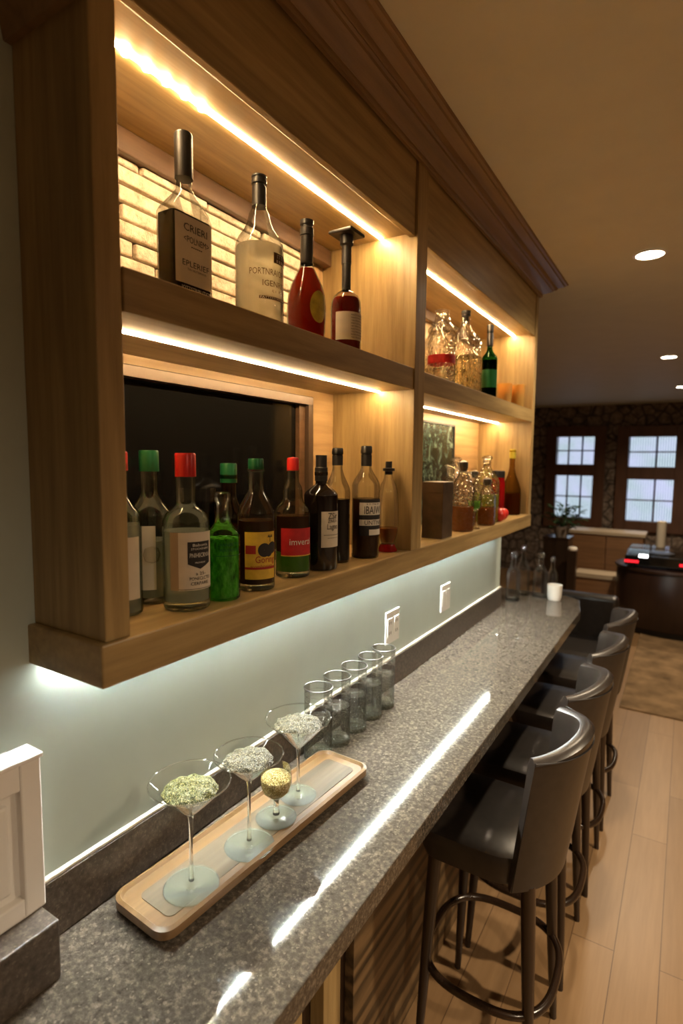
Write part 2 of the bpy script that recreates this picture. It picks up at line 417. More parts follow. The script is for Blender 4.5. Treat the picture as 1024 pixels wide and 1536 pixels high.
class Skin:
    """maps label coordinates (u right, h up) to a bottle surface facing +x turned by phi"""
    def __init__(s, r, phi=0, ex=2, kx=1, ky=1): s.r, s.phi, s.ex, s.kx, s.ky = r, phi, ex, kx, ky
    def p(s, u, h, lift=.0006):
        if s.ex == 2:
            t = s.phi+u/s.r; return ((s.r+lift)*math.cos(t), (s.r+lift)*math.sin(t), h)
        q = min(.999, abs(u)/(s.ky*s.r)); x = s.kx*s.r*(1-q**s.ex)**(1/s.ex)
        return (x+lift, u, h)
    def patch(s, u0, u1, h0, h1, lift=.0006, n=14, mb=None, outline=None):
        mb = mb or MB()
        if outline:
            # fan of an arbitrary star-shaped outline
            cu = sum(a for a, b in outline)/len(outline); ch = sum(b for a, b in outline)/len(outline)
            rings = []
            for k in (0.02, .35, .7, 1): rings.append([s.p(cu+(a-cu)*k, ch+(b-ch)*k, lift) for a, b in outline])
            return mb.loft(rings, False)
        a = [[s.p(u0+(u1-u0)*i/n, h, lift) for i in range(n+1)] for h in (h0, h1)]
        return mb.loft(a, False, False)
    def text(s, string, cu, ch, w, hgt, lift=.0011, mb=None):
        mb = mb or MB(); vs, fs = text_verts(string)
        return mb.add([s.p(cu+a*w, ch+b*hgt, lift) for a, b in vs], fs)

# ------------------------------------------------------------------ dimensions (metres)
ZB0, ZB1, ZS0, ZS1, ZV, ZCB, ZC = 1.554, 1.621, 2.115, 2.180, 2.563, 2.785, 2.85
XF = .198; Y1a, Y1b, YE = 1.070, 1.144, 2.624
ZT = 1.05; XC = .433; WEND = 2.767
YFAR = 9.5

# ------------------------------------------------------------------ the room
struct(BX(-3.2, 4.0, -2.6, YFAR+.3, -.08, 0).build('floor', M['floor']))
struct(BX(-3.2, 4.0, -2.6, YFAR+.3, ZC, ZC+.1).build('ceiling', M['ceiling']))
w = MB()
w.box(-.3, 0, -2.6, WEND, 0, ZB0)
w.box(-.3, 0, -2.6, .012, ZB0, ZC)
w.box(-.3, 0, YE-.012, WEND, ZB0, ZC)
w.box(-.3, -.16, 0, YE, ZB0, ZC)
struct(w.build('wall_left', M['wall']))
struct(BX(-3.3, -3.2, WEND-.3, YFAR+.3, 0, ZC).build('wall_lounge', M['plainwall']))
struct(BX(-3.2, -.3, WEND-.35, WEND-.25, 0, ZC).build('wall_alcove', M['plainwall']))
struct(BX(4.0, 4.1, -2.6, YFAR+.3, 0, ZC).build('wall_right', M['plainwall']))
struct(BX(-.3, 4.0, -2.7, -2.6, 0, ZC).build('wall_front', M['plainwall']))
# far stone wall with two window openings
W1 = (-1.00, -.415, 1.00, 2.345); W2 = (.09, .735, 1.00, 2.33)
fr = .17
xs = [(-3.2, W1[0]-fr), (W1[1]+fr, W2[0]-fr), (W2[1]+fr, 1.6)]
w = MB()
for a, b in xs: w.box(a, b, YFAR, YFAR+.3, 0, ZC)
for W in (W1, W2):
    w.box(W[0]-fr, W[1]+fr, YFAR, YFAR+.3, 0, W[2]-fr); w.box(W[0]-fr, W[1]+fr, YFAR, YFAR+.3, W[3]+fr, ZC)
struct(w.build('wall_back', M['stone']))
struct(BX(W2[1]+fr, 4.0, YFAR-.04, YFAR+.0, 0, 2.6).build('trim_2', M['winframe']))
struct(BX(1.6, 4.0, YFAR, YFAR+.3, 0, ZC).build('wall_back_right', M['plainwall']))
for k, (W, zs) in enumerate(((W1, (1.70, 1.89)), (W2, (1.66, 1.86)))):
    f = MB(); y0, y1 = YFAR-.05, YFAR+.10
    f.box(W[0]-fr, W[0], y0, y1, W[2]-fr, W[3]+fr); f.box(W[1], W[1]+fr, y0, y1, W[2]-fr, W[3]+fr)
    f.box(W[0], W[1], y0, y1, W[2]-fr, W[2]); f.box(W[0], W[1], y0, y1, W[3], W[3]+fr); f.box(W[0], W[1], y0, y1, zs[0], zs[1])
    win = struct(f.build('window_%d' % (k+1), M['winframe'], bevel=.008))
    mu = MB(); cx = W[0]+(W[1]-W[0])*(.30 if k == 0 else .60)
    for a, b in ((W[2], zs[0]), (zs[1], W[3])):
        mu.box(cx-.012, cx+.012, YFAR+.045, YFAR+.07, a, b)
        mu.box(W[0], W[1], YFAR+.045, YFAR+.07, (a+b)/2-.010, (a+b)/2+.010)
        if k == 0: mu.box(W[0]+.38, W[0]+.40, YFAR+.045, YFAR+.07, a, b)
    mu.build('muntins', M['winframe'], win)
    BX(W[0], W[1], YFAR+.085, YFAR+.095, W[2], W[3]).build('sheer_curtain', M['curtain'], win)

# ------------------------------------------------------------------ wall cabinet
cab = thing('display_cabinet', 'oak wall cabinet of lit open bays with crown moulding over the bar', 'cabinet', (0, 0, ZB0))
def cpart(mb, name, mat, **k):
    o = mb.build(name, mat, cab, **k); o.location = (0, 0, -ZB0); return o
XB = -.14
cpart(BX(0, .190, .006, .05, ZB1, ZC-.002), 'side_panel', M['oak_z'], bevel=.002)
cpart(BX(XB, XF-.004, 2.578, YE, ZB1, ZC-.002), 'side_panel', M['oak_z'], bevel=.002)
cpart(BX(XB, XF, Y1a, Y1b, ZB1, ZCB+.01), 'divider', M['oak_z'], bevel=.002)
cpart(BX(XB, 0.0, .02, .05, ZB1, ZV+.02), 'inner_side', M['oak_pale_z'])
cpart(BX(XB+.02, XF, -.006, YE+.002, ZB0, ZB1), 'bottom_shelf', M['oak_y'], bevel=.003)
for a, b in ((.05, Y1a), (Y1b, 2.578)):
    cpart(BX(XB, XF-.004, a, b, ZS0, ZS1), 'middle_shelf', M['oak_y'], bevel=.002)
    cpart(BX(XB, .172, a, b, ZV+.012, ZV+.035), 'bay_ceiling', M['oak_y'])
    cpart(BX(.172, XF-.008, a, b-.002, ZV, ZCB+.01), 'valance', M['oak_y'], bevel=.002)
    cpart(BX(XB-.015, XB, a, b, ZB1, ZV+.03), 'back_panel', M['oak_pale_z'])
    cpart(BX(XB, -.095, a, b, ZB1, ZS0), 'lower_back', M['oak_pale_y'])
# brick panel of the upper bays: single courses of rough bricks
cpart(BX(XB, XB+.008, .05, Y1a-.08, ZS1, 2.53), 'brick_backing', M['mortar'])
bk = MB(); z = ZS1+.004; row = 0
while z < 2.51:
    y = .05-(.11 if row % 2 else 0); h = .036
    while y < Y1a-.08:
        l = .25+random.uniform(-.06, .06); a, b = max(y, .05), min(y+l-.008, Y1a-.08)
        if b-a > .02:
            d = XB+.016+random.uniform(0, .008)
            bk.box(XB+.004, d, a, b, z, min(z+h-.005, 2.525))
        y += l
    z += h; row += 1
cpart(bk, 'brick_panel', M['brick'], bevel=.004)
cpart(BX(XB, XB+.035, .05, Y1a, 2.525, ZV+.012), 'brick_trim', M['walnut'], bevel=.003)
cpart(BX(XB, XB+.03, Y1b, 2.578, 2.535, ZV+.012), 'brick_trim', M['walnut'], bevel=.003)
# crown moulding
CP = [(0, 2.772), (.010, 2.772), (.013, 2.778), (.013, 2.786), (.018, 2.790), (.030, 2.794), (.045, 2.800), (.056, 2.806), (.058, 2.812),
      (.064, 2.815), (.068, 2.813), (.073, 2.817), (.076, 2.824), (.092, 2.832), (.104, 2.834), (.107, 2.840), (.116, 2.842), (.120, 2.847), (.120, 2.8495), (0, 2.8495)]
rings = []
for (xo, yo, mx, my) in ((XF-.002, -.15, 1, 0), (XF-.002, YE, 1, 1), (-.01, YE, 0, 1)):
    rings.append([(xo+mx*d, yo+my*d, z) for d, z in CP])
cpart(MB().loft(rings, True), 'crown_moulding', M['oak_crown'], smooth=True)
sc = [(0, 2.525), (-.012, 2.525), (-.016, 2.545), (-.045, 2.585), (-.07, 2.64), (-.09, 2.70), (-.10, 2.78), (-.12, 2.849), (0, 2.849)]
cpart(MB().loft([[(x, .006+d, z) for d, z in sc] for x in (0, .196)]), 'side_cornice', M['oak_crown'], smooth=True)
# led strips
def strip(x, y0, y1, z, mat, wd=.009, up=True):
    cpart(BX(x-wd/2, x+wd/2, y0, y1, z-.0022, z+.001), 'led_strip', mat)
strip(.080, .052, Y1a-.004, ZV+.012, M['led'])
strip(.082, Y1b+.004, 2.574, ZV+.012, M['led'])
strip(.078, .052, Y1a-.004, ZS0, M['led_low'], .007)
strip(.012, Y1b+.004, 2.574, ZS0, M['led_low'], .007)
strip(.0040, .03, YE-.02, ZB0, M['led_cool'], .0068)
# bulb dots at the near end of the top strip
for k in range(7): cpart(LT([(.001, -.006), (.0075, -.004), (.0075, .002)], 14, c=(.080, .065+.043*k, ZV+.010)), 'led_bulb', M['led'])

# television in the lower left bay
tv = thing('television', 'black flat screen in bronze frame at back of lower left bay', 'television', (-.094, .48, ZB1))
def tvb(mb, n, m, **k):
    o = mb.build(n, m, tv, **k); o.location = (.094, -.48, -ZB1); return o
tvb(BX(-.094, -.075, .075, .865, 1.635, 2.075), 'screen', M['screen'])
f = MB(); f.box(-.094, -.045, .06, .885, 2.062, 2.086).box(-.094, -.045, .06, .885, ZB1, 1.645).box(-.094, -.045, .862, .885, 1.645, 2.062).box(-.094, -.045, .06, .083, 1.645, 2.062)
tvb(f, 'frame', M['bronze'], bevel=.002)
tvb(BX(-.0745, -.060, .835, .862, 1.645, 2.062), 'inner_bezel', M['walnut'])

# ------------------------------------------------------------------ counter
ct = thing('countertop', 'polished speckled brown granite bar top running along the wall', 'countertop', (0, 0, 1.0))
def ctp(mb, n, m, **k):
    o = mb.build(n, m, ct, **k); o.location = (0, 0, -1.0); return o
ctp(BX(.0005, XC, -1.3, 2.189, 1.0, ZT), 'granite_slab', M['granite'], bevel=.003)
ctp(MB().prism([(.0005, 2.1915), (XC, 2.1915), (XC, 2.90), (.385, 3.17), (.30, 3.25), (-.28, 3.25), (-.28, WEND+.002), (.0005, WEND+.002)], 1.0, ZT), 'granite_slab', M['granite'], bevel=.003)
tag(BX(.0005, .013, -.022, WEND, ZT+.0003, 1.16).build('backsplash', M['granite_matt'], bevel=.002), 'low brown granite backsplash strip along the wall behind the glasses', 'backsplash')
struct(BX(.0005, .012, -.015, WEND, 1.1602, 1.1675).build('lit_edge_strip', M['lit_edge'], bevel=.002))  # pale strip drawn for the light catching the backsplash's top edge
base = thing('bar_front_cabinet', 'dark striped wood bar front beneath the granite top', 'bar front', (.2, 1.0, 0))
def bp(mb, n, m, **k):
    o = mb.build(n, m, base, **k); o.location = (-.2, -1.0, 0); return o
bp(BX(.002, .17, -1.3, 3.1, 0, .999), 'carcass', M['darkwood_z'])
bp(BX(.17, .200, .745, 3.1, .0, .999), 'striped_panel', M['zebra'], bevel=.002)
bp(BX(.17, .212, .575, .655, 0, .999), 'stile', M['oak_z'], bevel=.002)
bp(BX(.17, .200, -.6, .50, 0, .999), 'door', M['oak_z'], bevel=.002)
led = tag(BX(.0005, .092, -1.2, -.024, ZT+.0005, 1.152).build('granite_ledge', M['granite_matt'], bevel=.003), 'brown granite block ledge under the white panel at lower left', 'ledge')
wp = thing('wainscot_panel', 'white raised frame panel standing on the granite ledge', 'panel', (.02, -.3, 1.152))
def wpp(mb, n, m, **k):
    o = mb.build(n, m, wp, **k); o.location = (-.02, .3, -1.152); return o
f = MB(); f.box(.001, .045, -.052, -.018, 1.153, 1.418).box(.001, .045, -.6, -.052, 1.368, 1.418).box(.001, .045, -.6, -.052, 1.153, 1.185).box(.001, .045, -.6, -.56, 1.185, 1.368)
wpp(f, 'frame', M['white_trim'], bevel=.003)
wpp(BX(.001, .030, -.56, -.052, 1.185, 1.368), 'centre_board', M['white_trim'])
wpp(BX(.001, .039, -.54, -.068, 1.200, 1.352), 'raised_field', M['white_trim'], bevel=.006)
wpp(BX(.001, .050, -.6, -.016, 1.412, 1.420), 'cap_rail', M['white_trim'], bevel=.002)

for k, (y, lab) in enumerate(((1.340, 'white wall socket plate nearest the tall glasses'), (1.878, 'white wall socket plate farther along, nearer the counter end'))):
    o = thing('wall_socket', lab, 'socket', (.0, y, 1.282), 0, None)
    BX(.0005, .007, -.056, .056, -.062, .062).build('plate', M['outlet'], o, bevel=.003)
    for s in (-.027, .027): BX(.006, .009, s-.018, s+.018, -.036, .036).build('rocker' if k else 'outlet_insert', M['outlet'], o, bevel=.0015)
    if k == 0:
        for s in (-.027, .027):
            for h in (-.02, .018):
                for q in (-.0065, .0065): BX(.0088, .0094, s+q-.0015, s+q+.0015, h-.006, h+.006).build('slot', M['slot'], o)

# ------------------------------------------------------------------ tray
tray = thing('serving_tray', 'long wooden tray with rounded corners under the cocktail glasses', 'tray', (.137, .432, ZT), math.radians(-3.0))
def rrect(hx, hy, r, n=6):
    pts = []
    for cx, cy, a0 in ((hx-r, hy-r, 0), (-hx+r, hy-r, 90), (-hx+r, -hy+r, 180), (hx-r, -hy+r, 270)):
        for i in range(n+1):
            a = math.radians(a0+90*i/n); pts.append((cx+r*math.cos(a), cy+r*math.sin(a)))
    return pts
o3 = lambda p, z: [(x, y, z) for x, y in p]
A = rrect(.080, .335, .030); Ai = rrect(.073, .328, .026); As = rrect(.074, .329, .026); Aj = rrect(.068, .323, .022)
MB().loft([o3(As, .010), o3(A, .014), o3(A, .030), o3(Ai, .033), o3(Aj, .026)], True).build('tray_board', M['tray'], tray, smooth=True)
I = rrect(.046, .300, .014)
MB().prism([(x+.006, y) for x, y in I], .024, .0275).build('inlay', M['tray_inlay'], tray)
for sx in (-.05, .05):
    for sy in (-.27, .27): LT([(.010, 0), (.011, .011)], 16, c=(sx, sy, 0)).build('foot', M['black_plastic'], tray)
ZTR = ZT+.0276

# ------------------------------------------------------------------ glasses
def smooth_step(t): return t*t*(3-2*t)
def martini(label, x, y, H, R, fill, fillmat, group='martini glasses on the tray', fr=.052, tipz=.145):
    g = thing('martini_glass', label, 'glass', (x, y, ZTR), 0, group)
    th = .0011
    # foot
    LT([(.0, 0), (fr, 0), (fr+.0008, .0012), (fr, .0026), (fr*.5, .0045), (.010, .007), (.006, .012), (0, .012)], 56).build('foot', M['foot_glass'], g, smooth=True)
    LT([(0, .0118), (.0055, .0118), (.0042, .022), (.0036, .06), (.0036, tipz-.03), (.0045, tipz-.01), (.0065, tipz), (0, tipz)], 24).build('stem', M['drink_glass'], g, smooth=True)
    prof = [(.0066, tipz)]
    for i in range(1, 11):
        t = i/10; prof.append((.0066+(R-.0066)*t**.96, tipz+(H-tipz)*t))
    LT(prof, 64, cap=False).build('bowl', M['thin_glass'], g, smooth=True)
    MB().tube([(R*math.cos(2*PI*k/64), R*math.sin(2*PI*k/64), H) for k in range(64)], .0013, 8, True).build('rim', M['drink_glass'], g, smooth=True)
    # sugar mound
    rf = R*fill; zf = tipz+(H-tipz)*((rf-.0066)/(R-.0066))
    pr = [(0.001, tipz+.002)]+[(.0066+(rf-.0066)*i/5-.0012, tipz+.002+(zf-tipz)*i/5) for i in range(6)]
    top = [(rf*math.cos(a)*.99, zf+.018*math.sin(a)) for a in (.25, .55, .9, 1.2, 1.45)]
    mb = LT(pr+top, 40)
    vv = []
    for (a, b, c) in mb.v:
        n_ = 1+.05*math.sin(a*400+b*130)*math.cos(b*310+c*500); vv.append((a*n_, b*n_, c+(.004*math.sin(a*160+1)*math.sin(b*190) if c > zf+.003 else 0)))
    mb.v = vv
    mb.build('sugar_filling', fillmat, g, smooth=True)
    return g
martini('martini glass with green gold glitter nearest the front of the tray', .148, .205, .212, .076, .70, M['glit_green'])
martini('martini glass with grey gold glitter, second along the tray', .165, .352, .203, .072, .74, M['glit_grey'])
martini('martini glass with glitter at the far end of the tray', .147, .552, .198, .079, .74, M['glit_grey'], tipz=.122, fr=.044)
g = thing('goblet', 'short rounded goblet filled with gold glitter on the tray', 'glass', (.155, .456, ZTR))
LT([(0, 0), (.046, 0), (.047, .0012), (.046, .003), (.02, .005), (.009, .009), (0, .009)], 48).build('foot', M['foot_glass'], g, smooth=True)
LT([(0, .0088), (.008, .0088), (.0065, .02), (.0065, .042), (.012, .050), (0, .050)], 24).build('stem', M['drink_glass'], g, smooth=True)
LT([(.008, .050), (.02, .054), (.031, .066), (.036, .082), (.036, .10), (.034, .118)], 48, cap=False).build('bowl', M['thin_glass'], g, smooth=True)
LT([(.002, .0515), (.018, .055), (.029, .066), (.034, .082), (.0345, .096), (.028, .103), (.015, .108), (.001, .110)], 40).build('sugar_filling', M['glit_gold'], g, smooth=True)

def highball(label, x, y, H=.205, R=.0405):
    g = thing('highball_glass', label, 'glass', (x, y, ZT), 0, 'row of tall glasses by the wall')
    LT([(0, 0), (R-.001, 0), (R, .0015), (R, .014), (R-.003, .017), (0, .015)], 44).build('thick_base', M['foot_glass'], g, smooth=True)
    LT([(R, .014), (R, H)], 44, cap=False).build('wall_of_glass', M['thin_glass'], g, smooth=True)
    MB().tube([(R*math.cos(2*PI*k/48), R*math.sin(2*PI*k/48), H) for k in range(48)], .0021, 8, True).build('dark_rim', M['steel'], g, smooth=True)
    LT([(0, .0172), (R-.0025, .0172), (R-.0025, .115), (0, .115)], 36).build('sparkling_drink', M['sparkle'], g, smooth=True)
    mb = MB()
    for h in (.135, .165, .185): mb.tube([((R-.0012)*math.cos(2*PI*k/40), (R-.0012)*math.sin(2*PI*k/40), h) for k in range(40)], .0010, 6, True)
    mb.build('glass_rings', M['drink_glass'], g, smooth=True)
    return g
for k, (y, lab) in enumerate(((.800, 'tall glass with dark rim, nearest in the row'), (.900, 'tall glass with dark rim, second in the row from the tray'),
      (1.000, 'tall glass with dark rim in the middle of the row of five'), (1.105, 'tall glass with dark rim, fourth in the row from the tray'), (1.200, 'tall glass with dark rim at the far end of the row'))):
    highball(lab, .056, y-.028)

# ------------------------------------------------------------------ bottles
def bprof(R, zs, zn, rn, H, foot=.006, p=1.0, n=10, lip=True):
    pr = [(R*.55, .003), (R*.88, 0), (R*.97, foot*.35), (R, foot), (R, zs)]
    for i in range(1, n+1):
        t = i/n; pr.append((rn+(R-rn)*(1-smooth_step(t))**p, zs+(zn-zs)*t))
    pr.append((rn, H-.012 if lip else H))
    if lip: pr += [(rn*1.18, H-.011), (rn*1.18, H-.003), (rn, H)]
    return pr
def inner(prof, lvl, d=.0025, z0=.006):
    out = [(0, z0)]; last = None
    for r, z in prof:
        if z < z0: last = (r, z); continue
        if z > lvl:
            if last and z > last[1]:
                t = (lvl-last[1])/(z-last[1]); out.append((max(.002, last[0]+(r-last[0])*t-d), lvl))
            break
        out.append((max(.002, r-d), z)); last = (r, z)
    out.insert(1, (out[1][0], z0)); out.append((0, out[-1][1])); return out
def bottle(name, label, loc, prof, glass, liq=None, cap=None, ex=2, kx=1, ky=1, group=None, cat='bottle', rz=0, base=None):
    g = thing(name, label, cat, loc, rz, group)
    LT(prof, 48, ex=ex, kx=kx, ky=ky, cap=False).build('glass_body', glass, g, smooth=True)
    if base: LT([(0, .001), (prof[3][0]*.93, .001), (prof[3][0]-.002, base*.4), (prof[3][0]-.002, base), (0, base*.7)], 48, ex=ex, kx=kx, ky=ky).build('thick_base', M['drink_glass'], g, smooth=True)
    if liq:
        LT(inner(prof, liq[0], z0=(base or .005)+.001), 44, ex=ex, kx=kx, ky=ky).build('liquid', liq[1], g, smooth=True)
    if cap: LT(cap[0], 32).build('cap', cap[1], g, smooth=True)
    return g
def capp(r, z0, z1, ridge=False):
    p = [(0, z0), (r, z0)]
    if ridge: p += [(r, z0+(z1-z0)*.55), (r*.9, z0+(z1-z0)*.57), (r*.9, z0+(z1-z0)*.63), (r*1.04, z0+(z1-z0)*.65)]
    return p+[((1.04 if ridge else 1)*r, z1-.003), (r*.92, z1), (0, z1)]
SB = ZB1+.0005; SU = ZS1+.0005

# --- lower left bay
b = bottle('liquor_bottle', 'red capped clear bottle half hidden behind the cabinet stile', (.070, .124, SB), bprof(.036, .17, .215, .014, .27), M['clear_green'], (.16, M['clear_liquor']), (capp(.0155, .255, .288), M['red_cap']))
Skin(.036, -.5).patch(-.04, .03, .03, .14).build('label', M['paper'], b)
b = bottle('liquor_bottle', 'big clear bottle with a green cap beside the red capped vodka', (.034, .218, SB), bprof(.040, .165, .215, .0155, .268), M['clear_green'], (.12, M['clear_liquor']), (capp(.0185, .252, .292), M['green_cap']), base=.012)
lb = Skin(.040, -.75).patch(-.030, .012, .028, .150).build('label', M['paper_white'], b)
LT([(0, 0), (.012, .004), (.016, .016), (.012, .028), (0, .032)], 20, c=(.035, -.026, .08)).build('glass_medallion', M['crackle'], b, smooth=True)
b = bottle('liquor_bottle', 'clear flat shouldered bottle with red cap, black shield on cream label', (.132, .220, SB),
           [(.02, .003), (.038, 0), (.042, .004), (.043, .009), (.043, .150), (.042, .163), (.038, .174), (.030, .183), (.021, .189), (.0185, .193), (.0175, .20), (.0175, .248)], M['clear_green'], (.145, M['clear_liquor']), (capp(.019, .244, .287), M['red_cap']), base=.016)
S = Skin(.043, -.38)
lb = S.patch(-.046, .040, .040, .145, n=20).build('label', M['paper'], b)
S.patch(-.046, -.030, .040, .145, .0009).build('label_edge', M['tan'], lb)
sh = [(-.014, .128), (.032, .128), (.032, .088), (.009, .078), (-.014, .088)]
pts = []
for i in range(5):
    a, c = sh[i], sh[(i+1) % 5]
    for k in range(8): pts.append((a[0]+(c[0]-a[0])*k/8, a[1]+(c[1]-a[1])*k/8))
S.patch(0, 0, 0, 0, .0010, outline=pts).build('shield', M['ink'], lb)
t = MB(); S.text('Babonis', .010, .122, .030, .005, .0016, t); S.text('STOCKENERS', .010, .115, .036, .0035, .0016, t); S.text('PNIHECRNNI', .010, .1035, .041, .008, .0016, t); S.text('PROHIUN', .009, .090, .020, .003, .0016, t)
t.build('shield_lettering', M['ink_white'], lb)
t = MB(); S.text('a 25-', .010, .070, .020, .006, .0014, t); S.text('PONECLCTES', .010, .061, .042, .006, .0014, t); S.text('CERPARIE', .009, .052, .036, .006, .0014, t); S.patch(-.03, .040, .0415, .0425, .0012, mb=t)
t.build('lettering', M['ink'], lb)
# tumbler behind
g = thing('tumbler_glass', 'wide green tinted tumbler behind the bright green bottle', 'glass', (.045, .33, SB))
LT([(0, 0), (.030, 0), (.032, .003), (.033, .012), (0, .012)], 36).build('thick_base', M['drink_glass'], g, smooth=True)
LT([(.033, .010), (.036, .12), (.040, .215)], 44, cap=False).build('glass_wall', M['thin_glass'], g, smooth=True)
LT([(0, .0125), (.031, .0125), (.037, .185), (0, .185)], 36).build('drink', M['green_glass'], g, smooth=True)
# bright green bottle
pr = [(.02, .003), (.030, 0), (.033, .003), (.0335, .008), (.0335, .128), (.032, .134), (.026, .140), (.018, .150), (.0135, .165), (.0125, .19), (.0165, .196), (.0165, .208), (.012, .212)]
b = bottle('liquor_bottle', 'uncapped bottle of bright green liquor', (.140, .307, SB), pr, M['clear_green'], (.122, M['green_liquor']))
S = Skin(.0335, -.35); t = MB()
for k, s in enumerate(('ANNERITTN', 'MENTHOLVER')): S.text(s, 0, .112-.011*k, .042, .006, .0008, t)
S.patch(-.03, .03, .0895, .0905, .0008, mb=t)
t.build('lettering', M['green_cap'], b)
# green capped bottle behind
bottle('liquor_bottle', 'dark bottle with tall green cap behind the yellow label bottle', (.045, .425, SB), bprof(.036, .14, .2, .016, .245), M['smoke'], (.13, M['brown_liquor']), (capp(.0185, .225, .268), M['green_cap']))
# yellow label bottle
b = bottle('liquor_bottle', 'brown bottle with green cap and yellow palm tree label', (.135, .413, SB), bprof(.040, .155, .214, .0155, .262, p=.62), M['clear_green'], (.148, M['brown_liquor']), (capp(.0165, .256, .279), M['green_cap']), base=.014)
S = Skin(.040, -.58)
lb = S.patch(-.036, .036, .026, .126, n=20).build('label', M['yellow_label'], b)
S.patch(-.036, .036, .047, .052, .0010).build('red_band', M['ink_red'], lb)
t = MB(); S.text('Goring', .010, .066, .046, .019, .0013, t); S.text('scombruseta', .002, .054, .05, .007, .0013, t); S.patch(-.034, -.012, .080, .098, .0011, mb=t)
t.build('red_lettering', M['ink_red'], lb)
t = MB()
for cx, cz, r in ((.006, .088, .014), (.026, .092, .012), (.016, .084, .010)):
    S.patch(0, 0, 0, 0, .0015, mb=t, outline=[(cx+r*math.cos(k*PI/10), cz+r*1.05*math.sin(k*PI/10)) for k in range(20)])
S.patch(.014, .016, .074, .088, .0015, mb=t); S.patch(.019, .0205, .104, .116, .0013, mb=t)
for k in range(7):
    a = PI*k/6; S.patch(0, 0, 0, 0, .0013, mb=t, outline=[(.020+.008*math.cos(a)*q, .115+.007*math.sin(a)*q+s) for q, s in ((0, -.0009), (.5, .002), (1, 0), (.5, -.0004))])
t.build('palm_trees', M['ink'], lb)
# red label bottle
pr = [(.025, .003), (.037, 0), (.041, .003), (.042, .008), (.042, .150), (.040, .162), (.034, .170), (.026, .177), (.0235, .187), (.023, .205), (.021, .214), (.015, .224), (.0135, .235), (.0135, .25), (.015, .2505), (.015, .255)]
b = bottle('liquor_bottle', 'red wax topped bottle with red label over green liquor', (.118, .566, SB), pr, M['clear_green'], (.060, M['yellow_green']), (capp(.0145, .252, .278)[:-2]+[(.013, .282), (0, .284)], M['wax']), base=.014)
LT(inner(pr, .145, .003, .0605), 40).build('dark_liquor', M['brown_liquor'], b, smooth=True)
S = Skin(.042, -.62)
lb = S.patch(-.042, .042, .054, .118, n=20).build('label', M['red_label'], b)
S.patch(-.042, .042, .052, .0545, .0010).build('gold_line', M['yellow_label'], lb)
t = MB(); S.text('imverzi', .008, .086, .056, .014, .0012, t); t.build('lettering', M['ink_white'], lb)
# black bottle
pr = bprof(.043, .188, .217, .0145, .25, p=.6)
b = bottle('liquor_bottle', 'black bottle with black stopper and cream square label', (.126, .675, SB), pr, M['dark_bottle'], None, ([(0, .225), (.0165, .225), (.0165, .258), (.0145, .260), (.0145, .290), (0, .290)], M['black_cap']))
S = Skin(.043, -.35)
lb = S.patch(-.026, .032, .060, .150, n=16).build('label', M['paper'], b)
t = MB(); S.text('ZSir', .006, .139, .030, .015, .0013, t); S.text('ZNU~', .006, .126, .032, .008, .0013, t); S.text('Lagno', .006, .110, .034, .018, .0013, t); S.patch(-.02, .028, .0905, .0915, .0013, mb=t); S.patch(-.01, .028, .083, .0836, .0013, mb=t)
t.build('lettering', M['ink'], lb)
# tall clear shouldered bottle
b = bottle('liquor_bottle', 'tall bottle with clear shoulders over dark brown spirit', (.105, .785, SB), bprof(.036, .19, .262, .0135, .305, p=1.15), M['clear'], (.172, M['black_liquor']), (capp(.0145, .264, .311, True), M['black_cap']))
LT([(0, .004), (.031, .004), (.031, .032), (0, .032)], 30).build('amber_bottom', M['amber_liquor'], b, smooth=True)
# black and white banded
pr = bprof(.040, .205, .262, .0145, .31, p=.95)
b = bottle('liquor_bottle', 'square shouldered whiskey bottle with black and white banded labels', (.134, .893, SB), pr, M['clear'], (.17, M['brown_liquor']), (capp(.0155, .262, .319, True), M['black_cap']))
S = Skin(.040, -.5)
lb = S.patch(-.040, .042, .066, .170, n=20).build('label', M['ink'], b)
t = MB(); S.patch(-.040, .042, .125, .160, .0010, mb=t); S.patch(-.040, .042, .095, .112, .0010, mb=t); S.patch(-.012, .042, .068, .084, .0010, mb=t)
t.build('label_bands', M['paper_white'], lb)
t = MB(); S.text('IBAIWU', .006, .139, .064, .022, .0015, t); S.text('a n ma m', .0, .156, .04, .004, .0015, t); S.text('UNTINBI', .006, .1035, .062, .012, .0015, t); t.build('lettering', M['ink'], lb)
# decanter
g = thing('decanter', 'small clear decanter with dark stopper beside the divider', 'decanter', (.138, 1.026, SB))
LT([(0, 0), (.030, 0), (.031, .004), (.026, .012), (.022, .022), (0, .024)], 40).build('foot', M['red_glass'], g, smooth=True)
LT([(.018, .022), (.028, .045), (.033, .070), (.034, .10), (.033, .14), (.030, .18), (.024, .205), (.015, .222), (.0125, .235), (.0125, .25)], 44, cap=False).build('glass_body', M['clear'], g, smooth=True)
LT([(0, .026), (.018, .028), (.027, .05), (.031, .073), (0, .073)], 40).build('liqueur', M['amber_liquor'], g, smooth=True)
LT([(0, .236), (.012, .236), (.012, .246), (.0185, .247), (.0185, .255), (.010, .257), (.010, .276), (0, .276)], 28).build('stopper', M['black_cap'], g, smooth=True)

